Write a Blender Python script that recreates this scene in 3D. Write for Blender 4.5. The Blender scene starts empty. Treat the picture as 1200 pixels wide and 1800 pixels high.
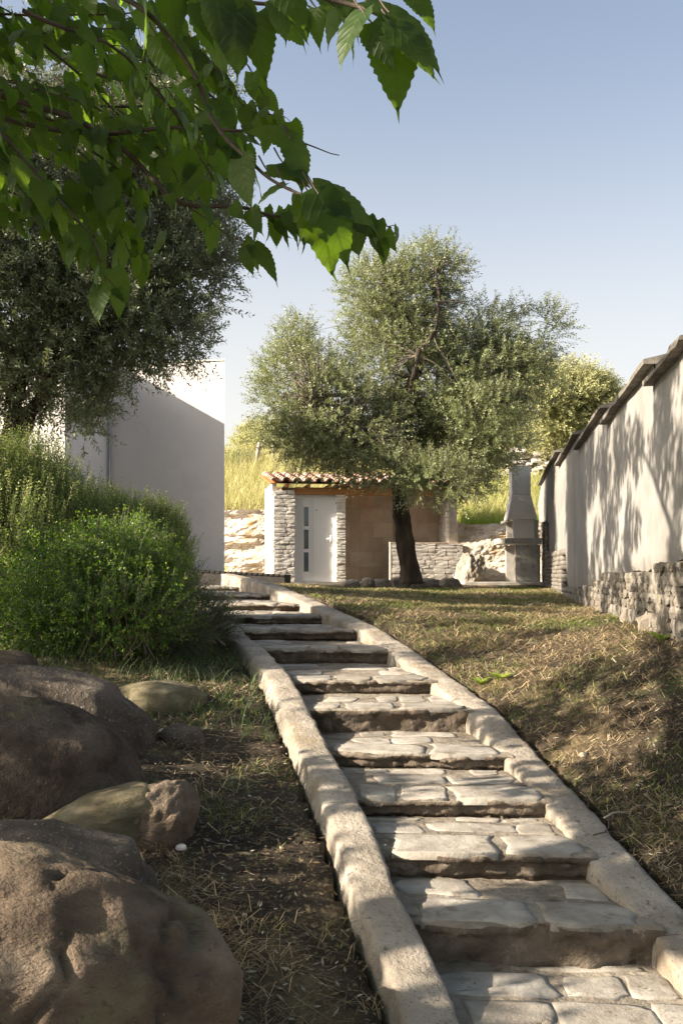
import bpy, math, random
import numpy as np
from mathutils import Vector, Matrix

SC = bpy.context.scene
COL = SC.collection
PI = math.pi
rng = np.random.default_rng(7)
random.seed(7)

# ------------------------------------------------------------------ camera, sky, sun, exposure
F = 1750.0          # focal length in pixels of the 1200 x 1800 photograph (a 35 mm lens on a 36 mm tall frame)
CX, CY = 600.0, 1010.0   # vanishing point of the view direction
cam_data = bpy.data.cameras.new("camera")
cam_data.sensor_fit = 'VERTICAL'; cam_data.sensor_height = 36.0; cam_data.sensor_width = 24.0
cam_data.lens = 35.0; cam_data.shift_y = 110.0 / 1800.0
cam_data.clip_start = 0.05; cam_data.clip_end = 2000
cam = bpy.data.objects.new("camera", cam_data); COL.objects.link(cam)
cam.location = (0, 0, 0); cam.rotation_euler = (PI / 2, 0, 0)
SC.camera = cam

SUN_TO = Vector((-1.0, -0.27, 0.53)).normalized()      # direction towards the sun
world = bpy.data.worlds.new("World"); SC.world = world; world.use_nodes = True
wn = world.node_tree.nodes; wn.clear()
sky = wn.new('ShaderNodeTexSky'); sky.sky_type = 'NISHITA'; sky.sun_disc = False
sky.sun_elevation = math.asin(SUN_TO.z); sky.sun_rotation = math.atan2(SUN_TO.x, SUN_TO.y)
sky.air_density = 1.0; sky.dust_density = 5.0; sky.ozone_density = 1.0; sky.altitude = 100
bg = wn.new('ShaderNodeBackground'); bg.inputs['Strength'].default_value = 0.08
wo = wn.new('ShaderNodeOutputWorld')
hs_ = wn.new('ShaderNodeHueSaturation'); hs_.inputs['Saturation'].default_value = .78; hs_.inputs['Value'].default_value = 1.0
world.node_tree.links.new(sky.outputs[0], hs_.inputs['Color']); 
tc_ = wn.new('ShaderNodeTexCoord'); sx_ = wn.new('ShaderNodeSeparateXYZ'); world.node_tree.links.new(tc_.outputs['Generated'], sx_.inputs[0])
mr_ = wn.new('ShaderNodeMapRange'); mr_.interpolation_type = 'SMOOTHERSTEP'; mr_.inputs[1].default_value = -.05; mr_.inputs[2].default_value = .56; mr_.inputs[3].default_value = .95; mr_.inputs[4].default_value = 0.0
world.node_tree.links.new(sx_.outputs[2], mr_.inputs[0])
mx_ = wn.new('ShaderNodeMix'); mx_.data_type = 'RGBA'; mx_.inputs[7].default_value = (4.35, 4.22, 4.0, 1)      # pale warm haze low in the sky, the same all the way round
world.node_tree.links.new(mr_.outputs[0], mx_.inputs[0]); world.node_tree.links.new(hs_.outputs[0], mx_.inputs[6]); world.node_tree.links.new(mx_.outputs[2], bg.inputs[0]); world.node_tree.links.new(bg.outputs[0], wo.inputs[0])

sl = bpy.data.lights.new("sun", 'SUN'); sl.energy = 5.0; sl.angle = math.radians(0.53); sl.color = (1.0, 0.86, 0.68)
sun = bpy.data.objects.new("sun", sl); COL.objects.link(sun)
sun.rotation_euler = SUN_TO.to_track_quat('Z', 'Y').to_euler(); sun.location = (-20, -6, 14)

SC.view_settings.view_transform = 'Standard'; SC.view_settings.look = 'None'
SC.view_settings.gamma = 1.0; SC.view_settings.exposure = 1.66
SC.view_settings.use_curve_mapping = False
SC.render.engine = 'CYCLES'
SC.cycles.max_bounces = 6; SC.cycles.diffuse_bounces = 3; SC.cycles.transmission_bounces = 4
SC.cycles.transparent_max_bounces = 4; SC.cycles.use_denoising = True

def at(px, py, D):
    """world point seen at a pixel of the photograph, D metres ahead of the camera"""
    return np.array([(px - CX) / F * D, D, (CY - py) / F * D])

# ------------------------------------------------------------------ numpy noise
def _hash(ix, iy, iz, seed):
    h = (ix.astype(np.int64) * 374761393 + iy.astype(np.int64) * 668265263 + iz.astype(np.int64) * 2147483647 + seed * 1274126177) & 0xffffffff
    h = ((h ^ (h >> 13)) * 1274126177) & 0xffffffff
    h = h ^ (h >> 16)
    return (h & 0xffffff) / float(0xffffff)
def vnoise(p, seed=0):
    p = np.asarray(p, float); i = np.floor(p); f = p - i; f = f * f * (3 - 2 * f); i = i.astype(np.int64)
    r = 0
    for dx in (0, 1):
        wx = f[..., 0] if dx else 1 - f[..., 0]
        for dy in (0, 1):
            wy = f[..., 1] if dy else 1 - f[..., 1]
            for dz in (0, 1):
                wz = f[..., 2] if dz else 1 - f[..., 2]
                r = r + wx * wy * wz * _hash(i[..., 0] + dx, i[..., 1] + dy, i[..., 2] + dz, seed)
    return r * 2 - 1
def fbm(p, oct=4, seed=0, gain=.5):
    p = np.asarray(p, float); a = 1; r = 0; s = 0
    for o in range(oct):
        r = r + a * vnoise(p * (2 ** o) + 17.3 * o, seed + o); s += a; a *= gain
    return r / s
def nz(v):
    return v / np.maximum(np.linalg.norm(v, axis=-1, keepdims=True), 1e-9)

# ------------------------------------------------------------------ mesh + object helpers
def mesh_np(name, V, F4=None, F3=None, smooth=True, tint=None, uv=None):
    V = np.asarray(V, np.float32); me = bpy.data.meshes.new(name)
    F4 = np.zeros((0, 4), np.int32) if F4 is None or len(F4) == 0 else np.asarray(F4, np.int32)
    F3 = np.zeros((0, 3), np.int32) if F3 is None or len(F3) == 0 else np.asarray(F3, np.int32)
    n4, n3 = len(F4), len(F3)
    me.vertices.add(len(V)); me.vertices.foreach_set('co', V.ravel())
    me.loops.add(n4 * 4 + n3 * 3)
    me.loops.foreach_set('vertex_index', np.concatenate([F4.ravel(), F3.ravel()]))
    me.polygons.add(n4 + n3)
    st = np.concatenate([np.arange(n4) * 4, n4 * 4 + np.arange(n3) * 3]).astype(np.int32)
    me.polygons.foreach_set('loop_start', st)
    me.polygons.foreach_set('use_smooth', np.full(n4 + n3, smooth, bool))
    if tint is not None:
        at_ = me.attributes.new('tint', 'FLOAT', 'FACE'); at_.data.foreach_set('value', np.asarray(tint, np.float32))
    if uv is not None:
        ul = me.uv_layers.new(name='UVMap')
        li = np.concatenate([F4.ravel(), F3.ravel()])
        ul.data.foreach_set('uv', np.asarray(uv, np.float32)[li].ravel())
    me.update(calc_edges=True)
    return me
def tag(o, label=None, cat=None, group=None, kind=None):
    if label: o['label'] = label
    if cat: o['category'] = cat
    if group: o['group'] = group
    if kind: o['kind'] = kind
    return o
def obj(name, me, m=None, parent=None):
    o = bpy.data.objects.new(name, me); COL.objects.link(o)
    if m is not None and len(me.materials) == 0: me.materials.append(m)
    if parent is not None: o.parent = parent
    return o
def empty(name, loc=(0, 0, 0), rz=0.0):
    o = bpy.data.objects.new(name, None); COL.objects.link(o); o.location = loc; o.rotation_euler = (0, 0, rz)
    o.empty_display_size = .2
    return o

class MB:
    """gathers simple shapes into one mesh"""
    def __init__(s): s.v = []; s.q = []; s.t = []; s.n = 0
    def add(s, V, Q=None, T=None):
        V = np.asarray(V, float)
        if Q is not None and len(Q): s.q.append(np.asarray(Q) + s.n)
        if T is not None and len(T): s.t.append(np.asarray(T) + s.n)
        s.v.append(V); s.n += len(V); return s
    def box(s, lo, hi, M=None, taper=1.0):
        x0, y0, z0 = lo; x1, y1, z1 = hi
        V = np.array([[x0,y0,z0],[x1,y0,z0],[x1,y1,z0],[x0,y1,z0],[x0,y0,z1],[x1,y0,z1],[x1,y1,z1],[x0,y1,z1]], float)
        if M is not None: V = V @ np.array(M)[:3, :3].T + np.array(M)[:3, 3]
        return s.add(V, [[0,3,2,1],[4,5,6,7],[0,1,5,4],[1,2,6,5],[2,3,7,6],[3,0,4,7]])
    def hexa(s, P): # 8 points: bottom 4 ccw, top 4 ccw
        return s.add(P, [[0,3,2,1],[4,5,6,7],[0,1,5,4],[1,2,6,5],[2,3,7,6],[3,0,4,7]])
    def tube(s, P, R, k=6, caps=True):
        P = np.asarray(P, float); R = np.broadcast_to(np.asarray(R, float), (len(P),))
        T = nz(np.gradient(P, axis=0)); up = np.array([0, 0, 1.0]) if abs(T[0][2]) < .9 else np.array([1.0, 0, 0])
        rings = []
        a = nz(np.cross(T[0], up)); 
        for i in range(len(P)):
            a = nz(a - T[i] * (a @ T[i])); b = np.cross(T[i], a)
            th = np.arange(k) * 2 * PI / k
            rings.append(P[i] + R[i] * (np.cos(th)[:, None] * a + np.sin(th)[:, None] * b))
        V = np.concatenate(rings); Q = []
        for i in range(len(P) - 1):
            for j in range(k):
                Q.append([i*k+j, i*k+(j+1)%k, (i+1)*k+(j+1)%k, (i+1)*k+j])
        T3 = []
        if caps:
            V = np.concatenate([V, [P[0], P[-1]]]); n = len(P) * k
            for j in range(k):
                T3.append([n, (j+1)%k, j]); T3.append([n+1, (len(P)-1)*k+j, (len(P)-1)*k+(j+1)%k])
        return s.add(V, Q, T3)
    def mesh(s, name, smooth=False):
        return mesh_np(name, np.concatenate(s.v), np.concatenate(s.q) if s.q else None, np.concatenate(s.t) if s.t else None, smooth)
    def obj(s, name, m, parent=None, smooth=False, bevel=0.0):
        o = obj(name, s.mesh(name, smooth), m, parent)
        if bevel:
            b = o.modifiers.new('bevel', 'BEVEL'); b.width = bevel; b.segments = 2; b.limit_method = 'ANGLE'
        return o

def curve(pts, n=24, wob=0.0, seed=0):
    """Catmull-Rom through points"""
    P = np.asarray(pts, float); P = np.concatenate([[2*P[0]-P[1]], P, [2*P[-1]-P[-2]]]); m = len(P) - 3
    out = []
    for t in np.linspace(0, m - 1e-6, n):
        i = int(t); f = t - i; a, b, c, d = P[i:i+4]
        out.append(.5 * ((2*b) + (-a+c)*f + (2*a-5*b+4*c-d)*f*f + (-a+3*b-3*c+d)*f**3))
    out = np.array(out)
    if wob:
        w = np.stack([fbm(out*2.2, 3, seed), fbm(out*2.2, 3, seed+31), fbm(out*2.2, 3, seed+77)], -1)
        out = out + w * wob * np.sin(np.linspace(0, PI, n))[:, None] ** .5
    return out

# ------------------------------------------------------------------ materials
def lerp_ramp(nt, fac, stops):
    r = nt.nodes.new('ShaderNodeValToRGB'); e = r.color_ramp.elements
    while len(e) > 1: e.remove(e[-1])
    e[0].position = stops[0][0]; e[0].color = (*stops[0][1], 1)
    for p, c in stops[1:]:
        x = e.new(p); x.color = (*c, 1)
    nt.links.new(fac, r.inputs[0]); return r.outputs[0]
def mathn(nt, op, a, b=None, c=None, clamp=False):
    n = nt.nodes.new('ShaderNodeMath'); n.operation = op; n.use_clamp = clamp
    for i, x in enumerate((a, b, c)):
        if x is None: continue
        if isinstance(x, (int, float)): n.inputs[i].default_value = x
        else: nt.links.new(x, n.inputs[i])
    return n.outputs[0]
def mixc(nt, f, a, b, mode='MIX'):
    n = nt.nodes.new('ShaderNodeMix'); n.data_type = 'RGBA'; n.blend_type = mode
    for s, x in ((0, f), (6, a), (7, b)):
        if isinstance(x, (int, float)): n.inputs[s].default_value = x
        elif isinstance(x, tuple): n.inputs[s].default_value = (*x, 1)
        else: nt.links.new(x, n.inputs[s])
    return n.outputs[2]
def noise(nt, co, scale, detail=5, rough=.55, stretch=None, dist=0.0):
    if stretch:
        mp = nt.nodes.new('ShaderNodeMapping'); mp.inputs['Scale'].default_value = stretch
        nt.links.new(co, mp.inputs[0]); co = mp.outputs[0]
    n = nt.nodes.new('ShaderNodeTexNoise'); n.inputs['Scale'].default_value = scale
    n.inputs['Detail'].default_value = detail; n.inputs['Roughness'].default_value = rough; n.inputs['Distortion'].default_value = dist
    nt.links.new(co, n.inputs['Vector']); return n.outputs['Fac']
def material(name):
    m = bpy.data.materials.new(name); m.use_nodes = True; nt = m.node_tree; nt.nodes.clear()
    out = nt.nodes.new('ShaderNodeOutputMaterial'); b = nt.nodes.new('ShaderNodeBsdfPrincipled')
    nt.links.new(b.outputs[0], out.inputs[0])
    g = nt.nodes.new('ShaderNodeNewGeometry')
    return m, nt, b, g.outputs['Position'], out
def surf(name, stops, scale=3, rough=.85, bumps=((40, .3, .01),), spots=None, rand=0.0, stretch=None, extra=None, spec=.3, detail=6):
    """mineral surface: colour ramp over noise, optional dark or pale spots, layered bump"""
    m, nt, b, co, out = material(name)
    c = lerp_ramp(nt, noise(nt, co, scale, detail, .6, stretch), stops)
    if spots:
        for sc_, lo, hi, col in spots:
            f = mathn(nt, 'MULTIPLY_ADD', noise(nt, co, sc_, 5, .65), 1 / (hi - lo), -lo / (hi - lo), True)
            c = mixc(nt, f, c, col)
    if rand:
        oi = nt.nodes.new('ShaderNodeObjectInfo')
        v = mathn(nt, 'MULTIPLY_ADD', oi.outputs['Random'], 2 * rand, 1 - rand)
        hs = nt.nodes.new('ShaderNodeHueSaturation'); nt.links.new(v, hs.inputs['Value']); nt.links.new(c, hs.inputs['Color'])
        v2 = mathn(nt, 'MULTIPLY_ADD', mathn(nt, 'FRACT', mathn(nt, 'MULTIPLY', oi.outputs['Random'], 7.31)), .5 * rand * 4, 1 - rand)
        nt.links.new(v2, hs.inputs['Saturation']); c = hs.outputs[0]
    if extra: c = extra(nt, co, c)
    nt.links.new(c, b.inputs['Base Color']); b.inputs['Roughness'].default_value = rough
    b.inputs['Specular IOR Level'].default_value = spec
    prev = None
    for sc_, st, di in bumps:
        bp = nt.nodes.new('ShaderNodeBump'); bp.inputs['Strength'].default_value = st; bp.inputs['Distance'].default_value = di
        nt.links.new(noise(nt, co, sc_, 6, .6, stretch), bp.inputs['Height'])
        if prev: nt.links.new(prev, bp.inputs['Normal'])
        prev = bp.outputs[0]
    if prev: nt.links.new(prev, b.inputs['Normal'])
    return m
def leafmat(name, front, back, trans, tr_amt=.35, rough=.5, var=.35, spec=.35, veins=False, yellow=None):
    m, nt, b, co, out = material(name)
    a = nt.nodes.new('ShaderNodeAttribute'); a.attribute_name = 'tint'; t = a.outputs['Fac']
    g = nt.nodes.new('ShaderNodeNewGeometry')
    c = mixc(nt, g.outputs['Backfacing'], front, back)
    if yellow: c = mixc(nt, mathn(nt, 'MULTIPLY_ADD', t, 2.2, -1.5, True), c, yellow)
    hs = nt.nodes.new('ShaderNodeHueSaturation'); nt.links.new(c, hs.inputs['Color'])
    nt.links.new(mathn(nt, 'MULTIPLY_ADD', t, 2 * var, 1 - var), hs.inputs['Value'])
    c = hs.outputs[0]; tc = trans
    if veins:
        uvn = nt.nodes.new('ShaderNodeUVMap'); sp = nt.nodes.new('ShaderNodeSeparateXYZ'); nt.links.new(uvn.outputs[0], sp.inputs[0])
        u = mathn(nt, 'ABSOLUTE', mathn(nt, 'MULTIPLY_ADD', sp.outputs[0], 2, -1)); v = sp.outputs[1]
        ph = mathn(nt, 'FRACT', mathn(nt, 'SUBTRACT', mathn(nt, 'MULTIPLY', v, 6.5), mathn(nt, 'MULTIPLY', u, 2.2)))
        side = mathn(nt, 'LESS_THAN', ph, .10); mid = mathn(nt, 'LESS_THAN', u, .045)
        ve = mathn(nt, 'MAXIMUM', side, mid)
        oi = nt.nodes.new('ShaderNodeObjectInfo')
        blotch = noise(nt, co, 38, 3, .6)
        c = mixc(nt, mathn(nt, 'MULTIPLY', blotch, .35), c, mixc(nt, 1.0, c, (1.5, 1.3, .9), 'MULTIPLY'))
        c = mixc(nt, mathn(nt, 'MULTIPLY', ve, .3), c, (.1, .17, .045))
        bp = nt.nodes.new('ShaderNodeBump'); bp.inputs['Strength'].default_value = .35; bp.inputs['Distance'].default_value = .002
        tri = mathn(nt, 'ABSOLUTE', mathn(nt, 'SUBTRACT', ph, .5))
        nt.links.new(mathn(nt, 'ADD', mathn(nt, 'POWER', mathn(nt, 'MULTIPLY', tri, 2), 4), mathn(nt, 'MULTIPLY', mid, .8)), bp.inputs['Height']); nt.links.new(bp.outputs[0], b.inputs['Normal'])
        tc = mixc(nt, mathn(nt, 'MULTIPLY', ve, .55), trans, tuple(x * .45 for x in trans))
        rr = mathn(nt, 'MULTIPLY_ADD', oi.outputs['Random'], .5, .72)
        hs2 = nt.nodes.new('ShaderNodeHueSaturation'); nt.links.new(rr, hs2.inputs['Value']); nt.links.new(c, hs2.inputs['Color']); c = hs2.outputs[0]
    nt.links.new(c, b.inputs['Base Color']); b.inputs['Roughness'].default_value = rough
    b.inputs['Specular IOR Level'].default_value = spec
    tr = nt.nodes.new('ShaderNodeBsdfTranslucent')
    if isinstance(tc, tuple): tr.inputs[0].default_value = (*tc, 1)
    else: nt.links.new(tc, tr.inputs[0])
    mx = nt.nodes.new('ShaderNodeMixShader'); mx.inputs[0].default_value = tr_amt
    nt.links.new(b.outputs[0], mx.inputs[1]); nt.links.new(tr.outputs[0], mx.inputs[2]); nt.links.new(mx.outputs[0], out.inputs[0])
    return m

M = {}
M['soil'] = surf('soil', [(.3, (.016, .012, .008)), (.5, (.032, .024, .016)), (.7, (.07, .052, .033))], 1.3, .95,
                 bumps=((9, .5, .05), (60, .7, .012)), spots=[(.9, .55, .68, (.17, .13, .07)), (2.1, .56, .7, (.045, .06, .022)), (34, .56, .66, (.2, .155, .09)), (55, .62, .72, (.3, .25, .16))])
M['hillsoil'] = surf('dry_hill_soil', [(.3, (.3, .25, .12)), (.7, (.45, .38, .2))], 2, .95, bumps=((9, .5, .05),))
M['concrete'] = surf('kerb_concrete', [(.3, (.19, .166, .136)), (.5, (.3, .265, .222)), (.7, (.41, .368, .315))], 4, .9,
                 bumps=((14, .6, .03), (45, .8, .012), (130, .8, .004)), spots=[(64, .6, .66, (.1, .085, .07)), (26, .6, .68, (.14, .12, .095)), (2.2, .56, .72, (.2, .155, .1)), (120, .62, .7, (.1, .09, .075))])
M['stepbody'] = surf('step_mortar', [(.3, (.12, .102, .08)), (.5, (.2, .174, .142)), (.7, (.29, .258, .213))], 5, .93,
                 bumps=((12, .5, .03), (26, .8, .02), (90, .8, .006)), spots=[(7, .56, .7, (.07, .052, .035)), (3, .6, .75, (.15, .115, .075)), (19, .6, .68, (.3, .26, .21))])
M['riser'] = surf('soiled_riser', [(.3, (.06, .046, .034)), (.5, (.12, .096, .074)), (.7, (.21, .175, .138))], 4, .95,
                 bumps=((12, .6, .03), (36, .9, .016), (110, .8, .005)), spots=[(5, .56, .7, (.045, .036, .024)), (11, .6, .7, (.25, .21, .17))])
M['flag'] = surf('flag_stone', [(.3, (.17, .153, .131)), (.5, (.27, .248, .218)), (.7, (.37, .345, .305))], 6, .8,
                 bumps=((16, .4, .02), (80, .6, .006)), spots=[(9, .58, .7, (.16, .13, .1))], rand=.14)
def streak(nt, co, c):
    s = noise(nt, co, 1.0, 5, .6, (5, 5, .35)); f = mathn(nt, 'MULTIPLY_ADD', s, 3.0, -1.45, True)
    c = mixc(nt, mathn(nt, 'MULTIPLY', f, .45), c, (.2, .18, .155))
    sp = nt.nodes.new('ShaderNodeSeparateXYZ'); nt.links.new(co, sp.inputs[0])
    g = noise(nt, co, 2.2, 4, .6)
    low = mathn(nt, 'MULTIPLY_ADD', mathn(nt, 'ADD', sp.outputs[2], mathn(nt, 'MULTIPLY', g, -.5)), -1.6, .1, True)
    return mixc(nt, mathn(nt, 'MULTIPLY', low, .5), c, (.19, .17, .14))
M['render'] = surf('grey_render', [(.3, (.165, .16, .152)), (.5, (.232, .226, .216)), (.7, (.3, .292, .28))], 1.6, .92,
                 bumps=((5, .3, .03), (110, .5, .005)), extra=streak)
M['coping'] = surf('coping_concrete', [(.3, (.09, .083, .073)), (.5, (.15, .138, .12)), (.7, (.24, .22, .19))], 6, .92, bumps=((60, .5, .006),), spots=[(18, .58, .66, (.08, .075, .06))])
M['wallstone'] = surf('rubble_stone', [(.3, (.1, .087, .072)), (.5, (.17, .152, .128)), (.7, (.26, .236, .2))], 7, .92,
                 bumps=((18, .6, .02), (80, .7, .006)), rand=.22)
M['mortar_dark'] = surf('dark_mortar', [(.3, (.07, .06, .05)), (.7, (.16, .14, .115))], 6, .97, bumps=((30, .8, .02),))
M['whitestone'] = surf('pale_limestone', [(.3, (.62, .58, .53)), (.5, (.74, .7, .65)), (.7, (.8, .77, .73))], 6, .9,
                 bumps=((20, .5, .012), (90, .5, .004)), rand=.1, spots=[(5, .62, .75, (.42, .34, .26))])
M['whitemortar'] = surf('pale_mortar', [(.3, (.33, .3, .26)), (.7, (.5, .46, .41))], 9, .95, bumps=((40, .6, .01),))
M['outcrop'] = surf('cream_bedrock', [(.3, (.42, .35, .27)), (.5, (.56, .5, .42)), (.7, (.66, .61, .54))], 1.6, .93,
                 bumps=((5, .7, .08), (30, .7, .02)), spots=[(1.8, .57, .68, (.46, .33, .17)), (7, .6, .68, (.3, .22, .14))])
M['greyrock'] = surf('grey_bedrock', [(.3, (.13, .12, .1)), (.5, (.25, .225, .19)), (.7, (.38, .345, .3))], 4, .93, bumps=((9, .8, .05), (50, .7, .01)), spots=[(3, .58, .7, (.3, .22, .12))])
M['boulder'] = surf('brown_boulder', [(.3, (.066, .046, .032)), (.5, (.13, .096, .067)), (.7, (.22, .172, .125))], 2.4, .82,
                 bumps=((3.5, .7, .09), (16, .7, .03), (60, .7, .008), (160, .6, .003)), spots=[(3.2, .58, .72, (.14, .13, .075)), (14, .62, .72, (.07, .05, .038)), (30, .68, .74, (.36, .31, .25))], stretch=(1, 1.6, 2.2))
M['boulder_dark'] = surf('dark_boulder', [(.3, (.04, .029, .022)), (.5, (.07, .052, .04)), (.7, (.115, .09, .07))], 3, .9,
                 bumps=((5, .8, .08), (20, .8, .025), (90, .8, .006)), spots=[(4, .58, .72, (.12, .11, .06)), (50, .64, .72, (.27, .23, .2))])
M['boulder_grey'] = surf('speckled_boulder', [(.3, (.05, .04, .032)), (.5, (.095, .077, .062)), (.7, (.16, .132, .108))], 3, .92,
                 bumps=((6, .8, .06), (30, .9, .02), (110, .9, .006)), spots=[(60, .6, .68, (.38, .33, .28))])
M['boulder_green'] = surf('lichened_boulder', [(.3, (.07, .058, .034)), (.5, (.125, .107, .065)), (.7, (.2, .175, .12))], 5, .88,
                 bumps=((10, .6, .03), (60, .6, .006)), stretch=(1, 1, 2.5))
M['house'] = surf('smooth_white_render', [(.3, (.62, .6, .585)), (.7, (.68, .66, .645))], .9, .9, bumps=((3, .25, .01), (60, .2, .003)), spots=[(1.3, .55, .8, (.57, .55, .53))])
M['door'] = surf('white_lacquer', [(.3, (.8, .81, .84)), (.7, (.83, .84, .87))], 2, .35, bumps=(), spec=.5)
M['groove'] = surf('grey_groove', [(.3, (.5, .52, .55)), (.7, (.54, .56, .6))], 2, .5, bumps=())
M['steel'] = surf('brushed_steel', [(.3, (.3, .3, .3)), (.7, (.4, .4, .4))], 20, .3, bumps=()); M['steel'].node_tree.nodes['Principled BSDF'].inputs['Metallic'].default_value = .8
M['black'] = surf('black_edging', [(.3, (.014, .012, .011)), (.7, (.035, .03, .027))], 12, .6, bumps=((50, .3, .004),))
m, nt, b, co, out = material('dark_glass'); M['glass'] = m
b.inputs['Base Color'].default_value = (.05, .085, .1, 1); b.inputs['Roughness'].default_value = .06; b.inputs['Specular IOR Level'].default_value = .8
M['wood'] = surf('orange_timber', [(.3, (.3, .13, .045)), (.5, (.42, .2, .075)), (.7, (.52, .27, .11))], 5, .6, bumps=((30, .3, .004),), stretch=(.35, 1, 5), spots=[(4, .66, .72, (.16, .06, .02))])
M['tile'] = surf('terracotta_tile', [(.3, (.36, .22, .17)), (.5, (.5, .33, .26)), (.7, (.62, .45, .36))], 4, .85, bumps=((30, .4, .006),), rand=.2, spots=[(8, .6, .7, (.5, .45, .4)), (11, .62, .7, (.22, .15, .12))])
M['travertine'] = surf('travertine', [(.3, (.6, .45, .34)), (.5, (.7, .56, .44)), (.7, (.78, .67, .56))], 2.5, .6, bumps=((40, .2, .003),), rand=.14, spots=[(5, .58, .72, (.6, .49, .39))])
M['bbq'] = surf('refractory_concrete', [(.3, (.3, .285, .26)), (.5, (.4, .38, .35)), (.7, (.5, .475, .44))], 5, .92, bumps=((60, .4, .004),), spots=[(7, .58, .7, (.22, .2, .175))])
M['bbqwhite'] = surf('pale_chimney_render', [(.3, (.72, .68, .63)), (.7, (.8, .76, .71))], 3, .9, bumps=((60, .3, .004),))
M['soot'] = surf('soot', [(.3, (.02, .018, .016)), (.7, (.04, .035, .03))], 6, .95, bumps=())
M['bark'] = surf('olive_bark', [(.3, (.03, .023, .018)), (.5, (.065, .05, .038)), (.7, (.14, .112, .086))], 5, .95, bumps=((10, .9, .04), (45, .9, .015)), stretch=(1, 1, .28))
M['twig'] = surf('grey_twig', [(.3, (.12, .1, .08)), (.7, (.22, .19, .155))], 8, .9, bumps=((60, .5, .004),))
M['mtwig'] = surf('mulberry_twig', [(.3, (.04, .03, .022)), (.7, (.1, .078, .056))], 12, .75, bumps=((80, .5, .003),))
M['post'] = surf('weathered_post', [(.3, (.2, .165, .13)), (.7, (.42, .37, .32))], 6, .9, bumps=((30, .5, .01),), stretch=(1, 1, .2))
M['olive'] = leafmat('olive_leaf', (.15, .18, .08), (.36, .39, .25), (.33, .36, .12), .26, .42, .42)
M['olive2'] = leafmat('dark_olive_leaf', (.10, .125, .065), (.28, .31, .21), (.24, .27, .09), .22, .42, .42)
M['mulb'] = leafmat('mulberry_leaf', (.017, .036, .009), (.024, .046, .013), (.3, .52, .03), .34, .48, .35, spec=.22, veins=True)
M['canopy'] = leafmat('mulberry_canopy', (.035, .078, .016), (.05, .095, .026), (.2, .38, .03), .36, .42, .4)
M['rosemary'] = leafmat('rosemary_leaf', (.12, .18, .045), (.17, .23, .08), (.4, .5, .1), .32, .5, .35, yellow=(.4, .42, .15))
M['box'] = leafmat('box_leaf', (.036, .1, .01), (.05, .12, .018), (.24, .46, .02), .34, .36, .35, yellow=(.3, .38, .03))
M['farleaf'] = leafmat('pale_far_leaf', (.4, .41, .19), (.44, .45, .25), (.5, .5, .2), .3, .6, .35)
M['farleaf2'] = leafmat('green_far_leaf', (.24, .27, .11), (.3, .32, .18), (.33, .36, .12), .3, .6, .35)
M['grass'] = leafmat('lawn_grass', (.1, .15, .025), (.1, .15, .03), (.2, .27, .04), .3, .6, .4, yellow=(.33, .27, .12))
M['straw'] = leafmat('dry_straw', (.26, .2, .115), (.26, .2, .115), (.3, .23, .12), .15, .7, .55, yellow=(.46, .37, .23))
M['litter'] = leafmat('leaf_litter', (.13, .09, .05), (.2, .16, .11), (.15, .1, .05), .05, .8, .6, yellow=(.3, .3, .26))
M['hillgrass'] = leafmat('tall_dry_grass', (.42, .4, .17), (.42, .4, .17), (.52, .5, .2), .38, .7, .35, yellow=(.66, .58, .42))
M['freshgrass'] = leafmat('fresh_grass', (.24, .34, .06), (.24, .34, .06), (.42, .55, .08), .42, .6, .3)
M['bushgrass'] = leafmat('dark_fine_grass', (.05, .085, .028), (.05, .085, .03), (.12, .2, .04), .25, .6, .4)

# ------------------------------------------------------------------ leaf and blade builders
def leaf_arrays(pos, ax, nrm, L, W, tint):
    n = len(pos); ax = nz(ax); side = nz(np.cross(ax, nrm)); L = np.broadcast_to(L, (n,))[:, None]; W = np.broadcast_to(W, (n,))[:, None]
    a = pos; c = pos + ax * L; m = pos + ax * L * .48
    V = np.stack([a, m + side * W / 2, c, m - side * W / 2], 1).reshape(-1, 3)
    Q = np.arange(n * 4).reshape(n, 4)
    return V, Q, tint
def leaves_obj(name, parts, m, parent=None):
    V = []; Q = []; T = []; k = 0
    for v, q, t in parts:
        V.append(v); Q.append(q + k); T.append(t); k += len(v)
    return obj(name, mesh_np(name, np.concatenate(V), np.concatenate(Q), smooth=False, tint=np.concatenate(T)), m, parent)
def sprigs(o, d, ln, k, L, W, seed, spread=.8, droop=0.0, opp=True, tshift=0.0, fwd=.6, tip_tint=0.0):
    r = np.random.default_rng(seed); n = len(o); d = nz(d); ln = np.broadcast_to(ln, (n,))
    rv = nz(r.normal(size=(n, 3))); a = nz(np.cross(d, rv)); b = np.cross(d, a)
    st = r.random(n); P = []; A = []; N = []; LL = []; T = []
    for j in range(k):
        t = (j + .6) / k
        p = o + d * (ln * t)[:, None]; p[:, 2] -= droop * (ln * t) ** 2
        for s in ((0, PI) if opp else (0,)):
            ph = j * (PI / 2 if opp else 2.4) + s + r.normal(size=n) * .3
            perp = np.cos(ph)[:, None] * a + np.sin(ph)[:, None] * b
            ax = nz(d * fwd + perp * spread + r.normal(size=(n, 3)) * .16 - np.array([0, 0, droop * .5]))
            P.append(p); A.append(ax); N.append(nz(d * .8 - perp * .5 + r.normal(size=(n, 3)) * .4))
            sc = (1.05 - .45 * abs(t - .45)) * (.75 + .5 * r.random(n)); LL.append(L * sc); T.append(np.clip(st * .6 + r.random(n) * .4 + tshift + tip_tint * ((t > .62) - .35), 0, 1))
    P = np.concatenate(P); LL = np.concatenate(LL)
    return leaf_arrays(P, np.concatenate(A), np.concatenate(N), LL, W * LL / L, np.concatenate(T))
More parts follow.
